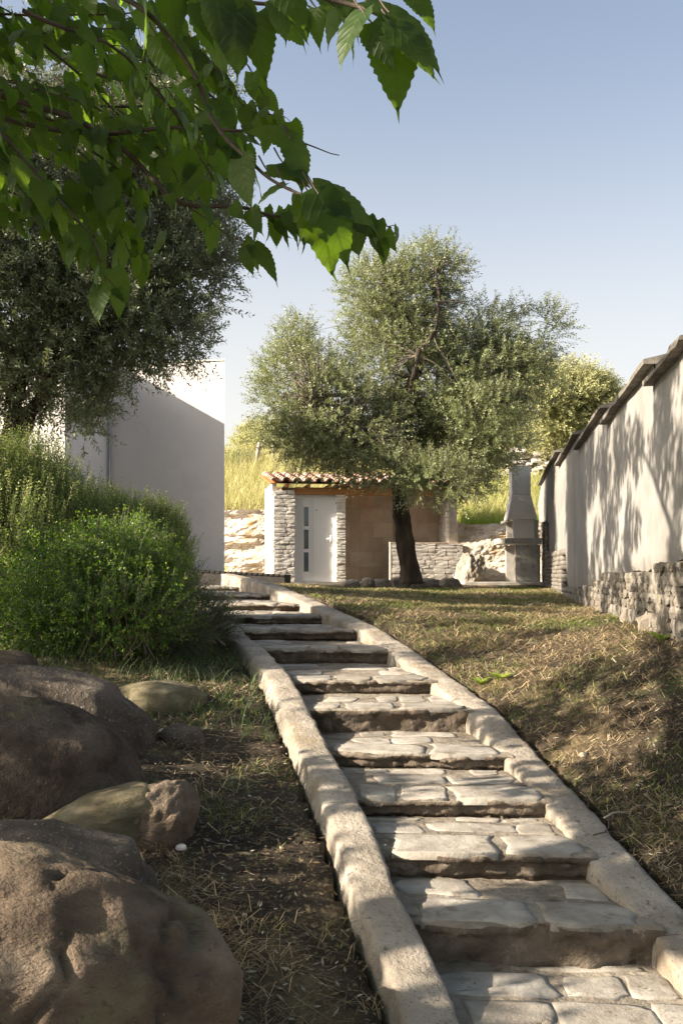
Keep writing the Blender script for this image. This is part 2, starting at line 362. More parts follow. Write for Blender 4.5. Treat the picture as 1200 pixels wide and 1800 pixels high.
def twig_strips(mb_list, o, d, ln, w, droop=0.0):
    """thin three-sided stems"""
    n = len(o); d = nz(d); a = nz(np.cross(d, [0.3, .5, .81])); b = np.cross(d, a); ln = np.broadcast_to(ln, (n,))[:, None]
    e = o + d * ln; e = e.copy(); e[:, 2] -= droop * (ln[:, 0]) ** 2
    ring0 = [o + w * (np.cos(t) * a + np.sin(t) * b) for t in (0, 2.1, 4.2)]; ring1 = [e + .35 * w * (np.cos(t) * a + np.sin(t) * b) for t in (0, 2.1, 4.2)]
    V = np.stack(ring0 + ring1, 1).reshape(-1, 3); base = np.arange(n)[:, None] * 6
    Q = np.concatenate([base + np.array([[i, (i + 1) % 3, 3 + (i + 1) % 3, 3 + i]]) for i in range(3)])
    mb_list.add(V, Q)
def blades(pos, h, w, lean, tint, seed=0, bend=.5):
    """curved grass blades, two quads each"""
    r = np.random.default_rng(seed); n = len(pos); th = r.random(n) * 2 * PI
    dirh = np.stack([np.cos(th), np.sin(th), np.zeros(n)], 1); side = np.stack([-np.sin(th), np.cos(th), np.zeros(n)], 1)
    ph = r.random(n) * PI; side = nz(side * np.cos(ph)[:, None] + dirh * np.sin(ph)[:, None])
    h = np.broadcast_to(h, (n,))[:, None]; w = np.broadcast_to(w, (n,))[:, None]; lean = np.broadcast_to(lean, (n,))[:, None]
    up = np.array([0, 0, 1.0])
    p1 = pos + dirh * lean * h * .35 + up * h * .55; p2 = pos + dirh * lean * h * (.35 + bend) + up * h * (1 - .35 * lean * bend)
    V = np.stack([pos - side * w / 2, pos + side * w / 2, p1 + side * w * .38, p1 - side * w * .38, p2 + side * w * .08, p2 - side * w * .08], 1).reshape(-1, 3)
    b = np.arange(n)[:, None] * 6
    Q = np.concatenate([b + np.array([[0, 1, 2, 3]]), b + np.array([[3, 2, 4, 5]])])
    return V, Q, np.concatenate([tint, tint])

def in_lobes(lobes, n, seed, inner=.5, thresh=-.25, nscale=1.1, lump=.16):
    """points spread through a crown made of ellipsoids, with gaps; returns positions and outward directions"""
    r = np.random.default_rng(seed); C = np.array([l[0] for l in lobes], float); R = np.array([l[1] for l in lobes], float)
    area = (R[:, 0] * R[:, 1] + R[:, 1] * R[:, 2] + R[:, 0] * R[:, 2]); pr = area / area.sum(); P = []; Dd = []; tot = 0
    while tot < n:
        k = r.choice(len(C), size=n, p=pr); u = nz(r.normal(size=(n, 3))); rad = inner + (1 - inner) * r.random(n) ** .6
        rad = rad * (1 + lump * fbm(u * 2.6 + k[:, None] * 9.1, 3, seed))
        p = C[k] + u * R[k] * rad[:, None]
        keep = fbm(p * nscale, 3, seed + 5) > thresh + .25 * (r.random(n) - .5)
        p = p[keep]; P.append(p); Dd.append(nz(u[keep] / R[k][keep])); tot += len(p)
    return np.concatenate(P)[:n], np.concatenate(Dd)[:n]

def rounded_block(seed, jit=.1, rnd=.02):
    """a 48-triangle stone of unit size with knocked-off corners"""
    r = np.random.default_rng(seed); g = np.array([-.5, 0, .5]); V = []; idx = {}
    for i in range(3):
        for j in range(3):
            for k in range(3):
                if (i, j, k) == (1, 1, 1): continue
                idx[(i, j, k)] = len(V); p = np.array([g[i], g[j], g[k]]); m = sum(abs(x) > .1 for x in p)
                p = p * {1: 1.02, 2: 1.0, 3: .95}[m] * (1 - rnd * (m - 1)) + r.normal(size=3) * jit * np.array([1, .6, 1]) * .5; V.append(p)
    Q = []
    for ax in range(3):
        o1, o2 = [a for a in range(3) if a != ax]
        for s in (0, 2):
            for a in (0, 1):
                for b_ in (0, 1):
                    def key(x, y):
                        k = [0, 0, 0]; k[ax] = s; k[o1] = x; k[o2] = y; return idx[tuple(k)]
                    q = [key(a, b_), key(a + 1, b_), key(a + 1, b_ + 1), key(a, b_ + 1)]
                    if (s == 2) == (ax == 1): q = q[::-1]
                    Q.append(q)
    return mesh_np('stone', np.array(V), Q, smooth=False)
BLOCKS = {}
def block(mat, k):
    key = (mat, k)
    if key not in BLOCKS:
        me = rounded_block(100 + k, *((.05, .0) if mat == 'whitestone' else (.10, .03))); me.materials.append(M[mat]); BLOCKS[key] = me
    return BLOCKS[key]
def stone(mat, loc, size, rz, parent, name='stone', tilt=0.0):
    o = bpy.data.objects.new(name, block(mat, random.randrange(9))); COL.objects.link(o)
    o.location = loc; o.scale = size; o.rotation_euler = (random.gauss(0, tilt), random.gauss(0, tilt), rz); o.parent = parent
    return o

# ------------------------------------------------------------------ parenting
def settle(o, parent):
    """keep world coordinates of a child built in place"""
    o.parent = parent
    if parent.type == 'EMPTY' and not parent.get('_local'):
        o.matrix_parent_inverse = Matrix.Translation(-parent.location)
_obj0 = obj
def obj(name, me, m=None, parent=None):
    o = _obj0(name, me, m, None)
    if parent is not None: settle(o, parent)
    return o
def stone(mat, loc, size, rz, parent, name='stone', tilt=0.0):
    o = bpy.data.objects.new(name, block(mat, random.randrange(9))); COL.objects.link(o)
    o.location = loc; o.scale = size; o.rotation_euler = (random.gauss(0, tilt), random.gauss(0, tilt), rz); settle(o, parent)
    return o

# ------------------------------------------------------------------ site lines (metres, eye level = 0)
ND = np.array([0.0, .7, 1.4, 2.1, 2.75, 3.38, 4.0, 4.56, 5.2, 5.95, 6.7, 7.4, 8.6, 9.5, 10.4, 11.6, 13.2, 15.6])
NZ = np.array([-2.3, -2.2, -2.08, -1.92, -1.75, -1.58, -1.406, -1.277, -1.17, -1.07, -.9, -.78, -.64, -.53, -.434, -.345, -.27, -.2])
NR = np.array([1.95, 1.8, 1.68, 1.55, 1.43, 1.33, 1.234, 1.12, 1.055, .97, .842, .655, .393, .136, -.208, -.497, -.957, -1.6])
def zs(y): return np.interp(y, list(ND) + [17.5], list(NZ) + [-.12])
def xL(y): return np.interp(y, [0, 1, 2.5, 3.66, 4.18, 4.83, 5.6, 6.6, 7.4, 8.4, 8.9, 9.6, 10.4, 11.6, 13.2, 15.6, 18], [.92, .8, .58, .366, .239, .138, 0, -.207, -.38, -.62, -.81, -1.0, -1.28, -1.62, -2.05, -2.75, -3.5])
def xR(y): return np.interp(y, list(ND) + [17.5], list(NR) + [-2.15])
def xW(y): return 1.26 + .151 * y
def sstep(a, b, x): t = np.clip((x - a) / (b - a), 0, 1); return t * t * (3 - 2 * t)
def ground_z(x, y):
    x = np.asarray(x, float); y = np.asarray(y, float)
    s = zs(y); kl = xL(y) - .22; kr = xR(y) + .26; w = xW(y)
    far = sstep(13, 19, y)
    left = s - .06 + .12 * np.clip(kl - x, 0, 1.2) + .10 * np.clip(kl - x - 1.2, 0, 6)
    left = left * (1 - far) + (-.12) * far
    w = w + 1.0 * np.clip(6.3 - y, 0, 4); t = np.clip((x - kr) / (w - .02 - kr), 0, 1); p = 1.2 - .2 * sstep(4.6, 8, y)
    dzk = .02 + .1 * sstep(7.5, 10.5, y)
    wb = -.41 + .08 * sstep(11, 21, y) - .5 * (1 - sstep(2.6, 6.1, y))
    right = (s - .06 + dzk) * (1 - t ** p) + wb * t ** p - .08 * sstep(9, 13, y) * np.sin(PI * np.clip(t * 1.0, 0, 1)) ** .5
    right = right * (1 - sstep(15, 21, y)) + (-.31) * sstep(15, 21, y)
    z = np.where(x < kl, left, np.where(x > kr, right, s - .42))
    z = np.where(y > 21.9, -.22 + 0 * z, z) * sstep(22, 22.6, y) + z * (1 - sstep(22, 22.6, y))
    sh = sstep(-1.2, 3.0, x)                        # hill: left profile to right profile
    foot = 26.3 * (1 - sh) + 25.6 * sh + 1.1 * sstep(-2.0, -1.6, x) * (1 - sstep(2.9, 3.3, x)); top = 1.72 * (1 - sh) + 1.25 * sh; slope = .3 * (1 - sh) + .42 * sh
    hill = -.22 + (top + .22) * sstep(foot, foot + 1.0, y) + slope * np.clip(y - foot - 1, 0, 8.5) + .03 * np.clip(y - foot - 9.5, 0, 30)
    hill = hill - .04 * np.clip(y - 60, 0, 200)
    z = np.where(y > 25, hill, z)
    return z
def ground_full(x, y):
    p = np.stack([x, y, 0 * x], -1); b = ground_z(x, y)
    amp = np.where((x > xL(y) - .22) & (x < xR(y) + .26), 0, 1)
    d = .05 * fbm(p * 1.1, 3, 3) + .022 * fbm(p * 5, 3, 9) + .012 * fbm(p * 17, 2, 12)
    edge = np.minimum(np.abs(x - (xL(y) - .22)), np.abs(x - (xR(y) + .26)))
    return b + amp * d * (.35 + .65 * np.clip(edge / .4, 0, 1))

# ---- ground sheet
def spaced(a, b, st): return list(np.arange(a, b, st))
gx = sorted(set([-400, -200, -100, -60, -40, -28, -20, -16, -13, -11] + spaced(-9.5, -4, .25) + spaced(-4, 2.4, .045) + spaced(2.4, 7, .12) + [7.5, 8.5, 10, 12, 15, 20, 28, 40, 60, 100, 200, 400]))
gy = sorted(set([-400, -200, -100, -50, -25, -12, -6, -3, -1] + spaced(0, 2.6, .15) + spaced(2.6, 11, .045) + spaced(11, 18, .08) + spaced(18, 38, .16) + spaced(38, 60, 1.0) + [65, 75, 90, 120, 160, 220, 300, 400]))
GX, GY = np.meshgrid(np.array(gx, float), np.array(gy, float)); GZ = ground_full(GX, GY)
nx, ny = len(gx), len(gy); ii = np.arange(nx * ny).reshape(ny, nx)
Q = np.stack([ii[:-1, :-1], ii[:-1, 1:], ii[1:, 1:], ii[1:, :-1]], -1).reshape(-1, 4)
ground = obj('ground', mesh_np('ground', np.stack([GX, GY, GZ], -1).reshape(-1, 3), Q), M['soil']); tag(ground, kind='structure')
ground.data.materials.append(M['hillsoil']); cy = np.stack([GY[:-1, :-1]], 0).ravel(); ground.data.polygons.foreach_set('material_index', (cy > 26.6).astype(np.int32))

# ------------------------------------------------------------------ stairs
stairs = empty('garden_stairs', (1.0, 2.7, -1.8))
tag(stairs, 'curving flight of rough stone and mortar steps climbing from the foreground towards the shed', 'stairs')
for i in range(2, len(ND) - 1 + 1):
    y0 = ND[i]; z1 = NZ[i]; z0 = NZ[i - 1]; y1 = ND[i + 1] + .12 if i + 1 < len(ND) else y0 + 2.2
    nxs = 80 if y0 < 9 else 36
    u = np.linspace(0, 1, nxs)
    prof = [(0.02, z0 - .1), (.018, z0 + .02), (.016, z0 + (z1 - z0) * .15), (.014, z0 + (z1 - z0) * .3), (.012, z0 + (z1 - z0) * .45), (.01, z0 + (z1 - z0) * .6), (.004, z0 + (z1 - z0) * .7), (-.005, z1 - .035), (0.0, z1 - .014), (.018, z1 - .002)]
    nt = 14
    for k in range(1, nt + 1): prof.append((.02 + (y1 - y0 - .02) * k / nt, z1 + .008 * k / nt))
    V = []
    for k, (dy, z) in enumerate(prof):
        yy = y0 + dy; a = xL(yy) - .06; b = xR(yy) + .05
        x = a + (b - a) * u
        skew = (x - (a + b) / 2) * (-.10 - .12 * (i % 3 == 0))     # treads are not quite square to the view
        p = np.stack([x, np.full(nxs, yy), np.full(nxs, z)], 1)
        wv = .04 * fbm(p * [2.2, .3, .3] + i * 7, 3, i) + .014 * fbm(p * [9, 1, 1] + i * 7, 3, i + 9)
        yv = p[:, 1] + (wv + skew * .35) * (1 if k < 12 else max(.0, 1 - (k - 11) / 5))
        zv = p[:, 2] + .012 * fbm(p * 3.5 + i, 3, i + 40) * (k > 6) - .035 * np.clip(fbm(p * 6 + i, 3, 61), 0, 1) * (7 <= k <= 10) + .005 * fbm(p * 22, 3, 62) * (k > 7)
        if k < 9: yv = yv + .05 * fbm(p * [6, 1, 9], 4, 70 + i) + .02 * fbm(p * [22, 1, 30], 2, 71)
        V.append(np.stack([x, yv, zv], 1))
    V = np.array(V); n0 = len(prof); idx = np.arange(n0 * nxs).reshape(n0, nxs)
    Qs = np.stack([idx[:-1, :-1], idx[:-1, 1:], idx[1:, 1:], idx[1:, :-1]], -1).reshape(-1, 4)
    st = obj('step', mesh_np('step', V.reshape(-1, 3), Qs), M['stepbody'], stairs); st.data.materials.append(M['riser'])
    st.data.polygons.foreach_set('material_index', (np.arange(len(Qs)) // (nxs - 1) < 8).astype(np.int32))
    # flat stones bedded in the tread, the front ones forming the nosing
    rows = [(-.012, .30 + .08 * random.random()), (.0, 0)]
    dep = (y1 - .12 - y0); rows = [(.004, min(.3, dep * .48))]
    yy = rows[0][1] + .02
    while yy < dep - .06:
        h = min(.2 + .12 * random.random(), dep - yy); rows.append((yy, yy + h)); yy += h + .015
    for ri, (ra, rb) in enumerate(rows):
        x = 0.01
        wtot = xR(y0) - xL(y0)
        while x < wtot - .07:
            w = min((.18 + .34 * random.random()) * (1.15 if ri == 0 else .9), wtot - x)
            if wtot - x - w < .08: w = wtot - x
            if ri > 0 and random.random() < .42: x += w * .7; continue
            xc = xL(y0 + ra) + x + w / 2; yc = y0 + (ra + rb) / 2; hw = w / 2 - .004 - .012 * random.random(); hh = (rb - ra) / 2 - .004 - .02 * random.random() * (ri > 0)
            k = 11; th = np.arange(k) / k * 2 * PI + random.random() * .3
            e = 6.0; cs, sn = np.cos(th), np.sin(th)
            rx = np.sign(cs) * np.abs(cs) ** (2 / e); ry = np.sign(sn) * np.abs(sn) ** (2 / e)
            jit = 1.02 + .13 * rng.normal(size=k).clip(-1.8, .7)
            ring = np.stack([xc + hw * rx * jit, yc + hh * ry * jit], 1)
            ring[:, 1] += (ring[:, 0] - (xL(y0) + wtot / 2)) * (-.10 - .12 * (i % 3 == 0)) * .35
            ring[:, 1] += (.04 * fbm(np.stack([ring[:, 0], 0 * ring[:, 0] + y0, 0 * ring[:, 0] + z1], 1) * [2.2, .3, .3] + i * 7, 3, i)) * (1 if ri == 0 else .3)
            mid = .0025 + .004 * random.random()
            def zz(q, off): 
                pp = np.stack([q[:, 0], q[:, 1], 0 * q[:, 0] + z1], 1); return z1 + .008 * (q[:, 1] - y0) / dep + .012 * fbm(pp * 3.5 + i, 3, i + 40) + off
            inner = np.array([xc, yc]) + (ring - [xc, yc]) * .86; core = np.array([xc, yc]) + (ring - [xc, yc]) * .45
            thk = -.032 if ri == 0 else -.03
            L0 = np.column_stack([ring, zz(ring, thk)]); L1 = np.column_stack([ring, zz(ring, mid * .2)]); L2 = np.column_stack([inner, zz(inner, mid + .002 * rng.normal(size=k))]); L3 = np.column_stack([core, zz(core, mid + .003 * rng.normal(size=k))])
            c = np.array([[xc, yc, z1 + mid + .004]])
            Vv = np.concatenate([L0, L1, L2, L3, c]); Qq = []; Tt = []
            for a_ in range(3):
                for j in range(k): Qq.append([a_*k+j, a_*k+(j+1)%k, (a_+1)*k+(j+1)%k, (a_+1)*k+j])
            for j in range(k): Tt.append([3*k+j, 3*k+(j+1)%k, 4*k])
            obj('paving_stone', mesh_np('paving_stone', Vv, Qq, Tt), M['flag'], st)
            x += w + .004

# ------------------------------------------------------------------ kerbs
def kerb_section(parent, ya, yb, inner, width, topz, side, seed):
    """one cast length of kerb; side=+1 lies right of its inner line, -1 left"""
    n = max(8, int((yb - ya) / .025)); ys = np.linspace(ya, yb, n)
    prof = [(0.0, -.42), (0.0, -.2), (0.004, -.07), (.0, -.016), (.008, -.004), (.03, 0), (width * .35, .003), (width * .65, .003), (width - .03, 0), (width - .008, -.006), (width, -.05), (width + .012, -.12), (width + .02, -.42)]
    V = []
    for k, (dx, dz) in enumerate(prof):
        z = topz(ys) + dz; x = inner(ys) + side * dx; y = ys.copy()
        p = np.stack([x, y, z], 1)
        am = .024 if k in (0, 1, 2, 10, 11, 12) else (.013 if k in (3, 4, 8, 9) else .003)
        x = x + am * fbm(p * 3, 3, seed) + am * .9 * fbm(p * 13, 4, seed + 4); z = z + .004 * fbm(p * [2, 2, .2], 3, seed + 9) + .005 * fbm(p * 22, 3, seed + 2)
        if k in (3, 4, 9, 10): z = z - .05 * np.clip(fbm(p * 6, 3, seed + 21) - .12, 0, 1)
        V.append(np.stack([x, y, z], 1))
    V = np.array(V); n0 = len(prof); idx = np.arange(n0 * n).reshape(n0, n)
    Qk = np.stack([idx[:-1, :-1], idx[1:, :-1], idx[1:, 1:], idx[:-1, 1:]], -1).reshape(-1, 4)
    if side < 0: Qk = Qk[:, ::-1]
    mb = MB(); mb.add(V.reshape(-1, 3), Qk)
    for e, f in ((0, 1), (n - 1, -1)):
        c = V[:, e].mean(0); ringi = idx[:, e]; T3 = []
        vv = np.concatenate([V[:, e], [c]]); 
        for j in range(n0 - 1): T3.append([j, j + 1, n0] if f * side > 0 else [j + 1, j, n0])
        mb.add(vv, None, T3)
    return obj('kerb_section', mb.mesh('kerb_section', True), M['concrete'], parent)
kl = empty('concrete_kerb', (float(xL(4)), 4, -1.5)); tag(kl, 'narrow weathered concrete kerb on the left edge of the steps, beside the dark soil bank and shrubs', 'kerb')
tl = lambda y: zs(y) + .035 + .0 * y
for a, b in ((0.2, 5.05), (5.058, 8.3), (8.308, 17.6)): kerb_section(kl, a, b, lambda y: xL(y) + 0, .20, tl, -1, 5)
kr_ = empty('concrete_kerb', (float(xR(4)), 4, -1.4)); tag(kr_, 'long concrete kerb on the right edge of the steps, its sunlit top bordering the dry lawn', 'kerb')
tr_ = lambda y: zs(y) - .015 + .06 * sstep(7.5, 10.5, y) + .10 * sstep(11, 15, y)
wr = lambda y: .26
for a, b in ((0.2, 3.95), (3.958, 6.95), (6.958, 10.9), (10.908, 17.5)): kerb_section(kr_, a, b, xR, .22, tr_, 1, 15)

# ------------------------------------------------------------------ boulders and rocks
def rock(name, c, r, seed, m, label, rot=0.0, rough=.16, sub=5, flat=None, cat='boulder', group=None, ridge=0.0, tiltv=(0, 0)):
    import bmesh
    bm = bmesh.new(); bmesh.ops.create_icosphere(bm, subdivisions=sub, radius=1.0)
    V = np.array([v.co[:] for v in bm.verts]); me = bpy.data.meshes.new(name); bm.to_mesh(me); bm.free()
    U = nz(V); d = 1 + rough * fbm(U * 1.3 + seed * 3.7, 3, seed) + rough * .45 * fbm(U * 3.4 + seed, 4, seed + 3) + .013 * fbm(U * [13, 13, 20], 5, seed + 7, .65)
    if ridge: d = d + ridge * (1 - np.abs(fbm(U * [2.2, 1.2, 3.0] + seed, 3, seed + 50)) * 2).clip(0, 1) ** 5 * -1
    cr = fbm(U * [2.6, 2.6, 3.4] + seed * 1.7, 4, seed + 90); d = d + rough * .12 * np.round(cr * 4) / 4 * .5 - .05 * np.exp(-(np.abs(fbm(U * 1.9 + seed, 3, seed + 33)) / .025) ** 2)
    P = U * (np.abs(U).max(1, keepdims=True) ** -.3) * d[:, None] * np.array(r)
    ca, sa = math.cos(rot), math.sin(rot); R_ = np.array([[ca, -sa, 0], [sa, ca, 0], [0, 0, 1]])
    tx, ty = tiltv
    Ty = np.array([[math.cos(ty), 0, math.sin(ty)], [0, 1, 0], [-math.sin(ty), 0, math.cos(ty)]]); Tx = np.array([[1, 0, 0], [0, math.cos(tx), -math.sin(tx)], [0, math.sin(tx), math.cos(tx)]])
    P = P @ Ty.T @ Tx.T @ R_.T
    me.vertices.foreach_set('co', P.astype(np.float32).ravel()); me.polygons.foreach_set('use_smooth', np.ones(len(me.polygons), bool)); me.update()
    o = obj(name, me, m); o.location = c
    tag(o, label, cat, group); return o
rock('boulder', (-1.0, 2.98, -1.56), (.62, .55, .74), 11, M['boulder'], 'largest brown boulder in the bottom left corner, its rough flank dappled with sun', .5, .13, 6, tiltv=(.1, .3))
rock('boulder', (-1.36, 4.12, -1.42), (.62, .36, .38), 23, M['boulder_grey'], 'low brown boulder squeezed behind the largest one, sunlit at its left end', .1, .16, 5)
rock('boulder', (-1.15, 4.6, -1.2), (.38, .2, .17), 31, M['boulder_green'], 'small tilted yellow green boulder between the dark boulder and the pointed one', .25, .12, 5, tiltv=(0, -.35))
rock('boulder', (-.9, 4.7, -1.26), (.16, .22, .32), 44, M['boulder'], 'small pointed reddish boulder at the right end of the pile', -.2, .15, 5, tiltv=(0, .45))
rock('boulder', (-1.66, 5.0, -1.16), (.66, .4, .52), 57, M['boulder_dark'], 'big smooth dark brown boulder in deep shade on the left', .05, .13, 5)
rock('boulder', (-1.98, 5.9, -1.03), (.84, .42, .50), 63, M['boulder_grey'], 'broad speckled grey boulder at the top of the pile below the shrubs', 0, .12, 5)
rock('boulder', (-1.24, 6.75, -.88), (.3, .3, .16), 71, M['boulder_green'], 'low pale slab of rock right of the speckled boulder, grass in its crack', -.5, .15, 4)
rock('boulder', (-.98, 6.1, -1.02), (.14, .14, .1), 79, M['boulder_grey'], 'small buff rock just below the low pale slab', .3, .2, 4)
rock('boulder', (-2.5, 7.0, -.74), (.36, .3, .22), 85, M['boulder'], 'tan rock under the dark shrubs at the left edge of the photo', .3, .16, 4)
rock('boulder', (-.60, 3.72, -1.52), (.17, .2, .12), 91, M['boulder_grey'], 'small grey crumbly rock beside the right flank of the largest boulder', .3, .2, 4)
for k, (px, py, r_) in enumerate([(288, 1300, .035), (318, 1492, .028), (820, 0, 0), (1025, 1330, .03), (893, 1355, .025)]):
    if not r_: continue
    z = -1.2 if px < 600 else -.8
    D = -z * F / (py - CY)
    for _ in range(6):
        q = at(px, py, D); gz = float(ground_full(np.array([q[0]]), np.array([q[1]]))[0]); D = D + (q[2] - gz) * 1.0
    lab = ['pale stone on the soil right of the pointed boulder rocks', 'small white stone near the tip of the boulder pile', '', 'grey pebble on the shaded lawn right of the stairs', 'white pebble on the lawn close to the right kerb'][k]
    rock('loose_stone', (q[0], q[1], gz + r_ * .3), (r_, r_ * .8, r_ * .6), 200 + k, M['whitestone'] if k in (0, 1, 4) else M['greyrock'], lab, .4 * k, .2, 2, cat='stone')

# ------------------------------------------------------------------ right boundary wall
WA = math.atan(.151); wdir = np.array([math.sin(WA), math.cos(WA)]); wnor = np.array([math.cos(WA), -math.sin(WA)])
def wpt(y, off=0.0):    # a point on the wall face at depth y, off metres behind the face
    return np.array([xW(y), y]) + wnor * off
wall = empty('boundary_wall', (*wpt(6.3), -.45)); tag(wall, 'long grey rendered wall with stepped concrete copings and a rubble stone foot on the right', 'wall')
caps = [(6.24, 7.74, 1.52), (7.74, 10.87, 1.69), (10.87, 14.5, 1.87), (14.5, 18.7, 2.09), (18.7, 25.7, 2.35)]
def stone_top(y):
    y = np.asarray(y) / 1.2
    base = 1.2 * np.interp(y, [0, 5.05, 5.1, 5.7, 6.2, 7.2, 9.1, 10.5, 13.9, 14.0, 14.3, 18.3, 18.4, 21.4, 21.6, 25], [.1, .1, .1, .09, .04, .02, -.02, -.14, -.18, -.16, .33, .33, .95, 1.1, 1.1, .9])
    return base
for a, b, zt in caps:
    n = int((b - a) / .09) + 2; ys = np.linspace(a, b, n); nv = 26; V = []
    zb = np.maximum(stone_top(ys), -1.7); zb = zb
    for k in range(nv):
        f = k / (nv - 1); z = zb + .03 * fbm(np.stack([ys * 4, ys * 0, ys * 0], 1), 3, 8) * (k == 0) + (zt - .05 - zb) * f
        p = np.stack([ys, ys * 0, z], 1)
        off = .012 * fbm(p * 1.3, 3, 5) + .003 * fbm(p * 9, 2, 6) + .02 * (k == 0)
        xy = np.stack([xW(ys), ys], 1) + wnor * off[:, None]
        V.append(np.column_stack([xy, z]))
    V = np.array(V); idx = np.arange(nv * n).reshape(nv, n); Qw = np.stack([idx[:-1, :-1], idx[1:, :-1], idx[1:, 1:], idx[:-1, 1:]], -1).reshape(-1, 4)
    mb = MB(); mb.add(V.reshape(-1, 3), Qw)
    # bottom lip, top, back and both ends so that the render has its thickness
    lip = V[0] + np.array([wnor[0], wnor[1], 0]) * .05
    mb.add(np.concatenate([V[0], lip]), [[j, j + 1, n + j + 1, n + j] for j in range(n - 1)])
    o = obj('rendered_panel', mb.mesh('rendered_panel', True), M['render'], wall)
    bk = MB(); P0, P1 = wpt(a + .004, .045), wpt(b - .004, .045); P2, P3 = wpt(b - .004, .26), wpt(a + .004, .26)
    bk.hexa([[*P0, -1.9], [*P3, -1.9], [*P2, -1.9], [*P1, -1.9], [*P0, zt - .052], [*P3, zt - .052], [*P2, zt - .052], [*P1, zt - .052]])
    bk.obj('wall_core', M['mortar_dark'], wall)
    # end return faces (the higher far panel shows above its neighbour)
    en = MB(); A, B = wpt(a - .002, .012), wpt(a - .002, .262); A2, B2 = wpt(a + .03, .012), wpt(a + .03, .262)
    en.hexa([[*A, 0.3], [*B, 0.3], [*B2, 0.3], [*A2, 0.3], [*A, zt - .05], [*B, zt - .05], [*B2, zt - .05], [*A2, zt - .05]])
    en.obj('panel_end', M['render'], wall)
    # coping slab with a slight ridge
    ca, cb = a - .02, b + .012; pr = [(-.085, -.05), (.355, -.05), (.355, -.016), (.135, .03), (-.085, -.016)]
    segs = 9; VV = []
    for s_ in range(segs + 1):
        yy = ca + (cb - ca) * s_ / segs
        for (o_, z_) in pr:
            j = .006 * random.gauss(0, 1); q = wpt(yy, o_ + j); VV.append([q[0], q[1], zt + z_ + .004 * random.gauss(0, 1)])
    QQ = [[s_ * 5 + k, s_ * 5 + (k + 1) % 5, (s_ + 1) * 5 + (k + 1) % 5, (s_ + 1) * 5 + k] for s_ in range(segs) for k in range(5)]
    e = segs * 5
    cp = MB(); cp.add(VV, QQ, [[2, 1, 0], [3, 2, 0], [4, 3, 0], [e, e + 1, e + 2], [e, e + 2, e + 3], [e, e + 3, e + 4]])
    cp.obj('coping', M['coping'], wall)
# sloping low end of the wall beyond the barbecue
en = MB(); A, B, C_, D_ = wpt(25.7), wpt(25.7, .26), wpt(30.5, .26), wpt(30.5)
en.hexa([[*A, -.4], [*B, -.4], [*C_, -.4], [*D_, -.4], [*A, 2.25], [*B, 2.25], [*C_, 1.4], [*D_, 1.4]]); en.obj('wall_end', M['render'], wall)
# rubble stones of the foot, nearest first
n_st = 0; rest = MB(); zr = {}
stv = [np.array([v.co[:] for v in block('wallstone', k).vertices]) for k in range(9)]
stq = np.array([p.vertices[:] for p in block('wallstone', 0).polygons])
for yrow, row0 in ((5.07, 5.07),):
    z = -.75
    cand = []
    rows = []
    while z < 1.35:
        h = .06 + .045 * random.random(); y = 6.24 + .1 * random.random()
        while y < 25.9:
            w = (.07 + .17 * random.random() ** 1.4) * (1.1 + .03 * (y - 5))
            yc = y + w / 2; gz = float(ground_z(np.array([xW(yc) - .02]), np.array([yc]))[0])
            if z + h > gz - .06 and z + h * .5 < float(stone_top(yc)) - .0 and not (21.3 < yc < 21.3):
                cand.append((yc, z + h / 2, w, h))
            y += w + .004
        z += h + .003
    cand.sort()
for yc, zc, w, h in cand:
    off = -.005 + .02 * random.random(); q = wpt(yc, off); rz = WA * -1 + PI / 2
    sx, sy, sz = w * 1.02, .15, h * 1.05
    rz_ = -WA + PI / 2 + random.gauss(0, .05)
    if n_st < 285:
        stone('wallstone', (q[0], q[1], zc), (sx, sy, sz), rz_, wall, 'rubble_stone', .03); n_st += 1
    else:
        c_, s_ = math.cos(rz_), math.sin(rz_); v = stv[random.randrange(9)] * [sx, sy, sz]; v = np.stack([v[:, 0] * c_ - v[:, 1] * s_, v[:, 0] * s_ + v[:, 1] * c_, v[:, 2]], 1) + [q[0], q[1], zc]
        rest.add(v, stq)
ro = rest.obj('far_rubble', M['wallstone'], wall, True); tag(ro, kind='stuff')
# tumbled footing stones at the wall base
for k, (y, off, sz_) in enumerate([(7.6, -.03, .16), (8.8, -.02, .14), (11, -.03, .12)]):
    q = wpt(y, off); gz = float(ground_z(np.array([q[0]]), np.array([q[1]]))[0])
    stone('wallstone', (q[0], q[1], gz + sz_ * .25), (sz_ * 1.3, sz_, sz_ * .9), random.random(), wall, 'footing_stone', .2)

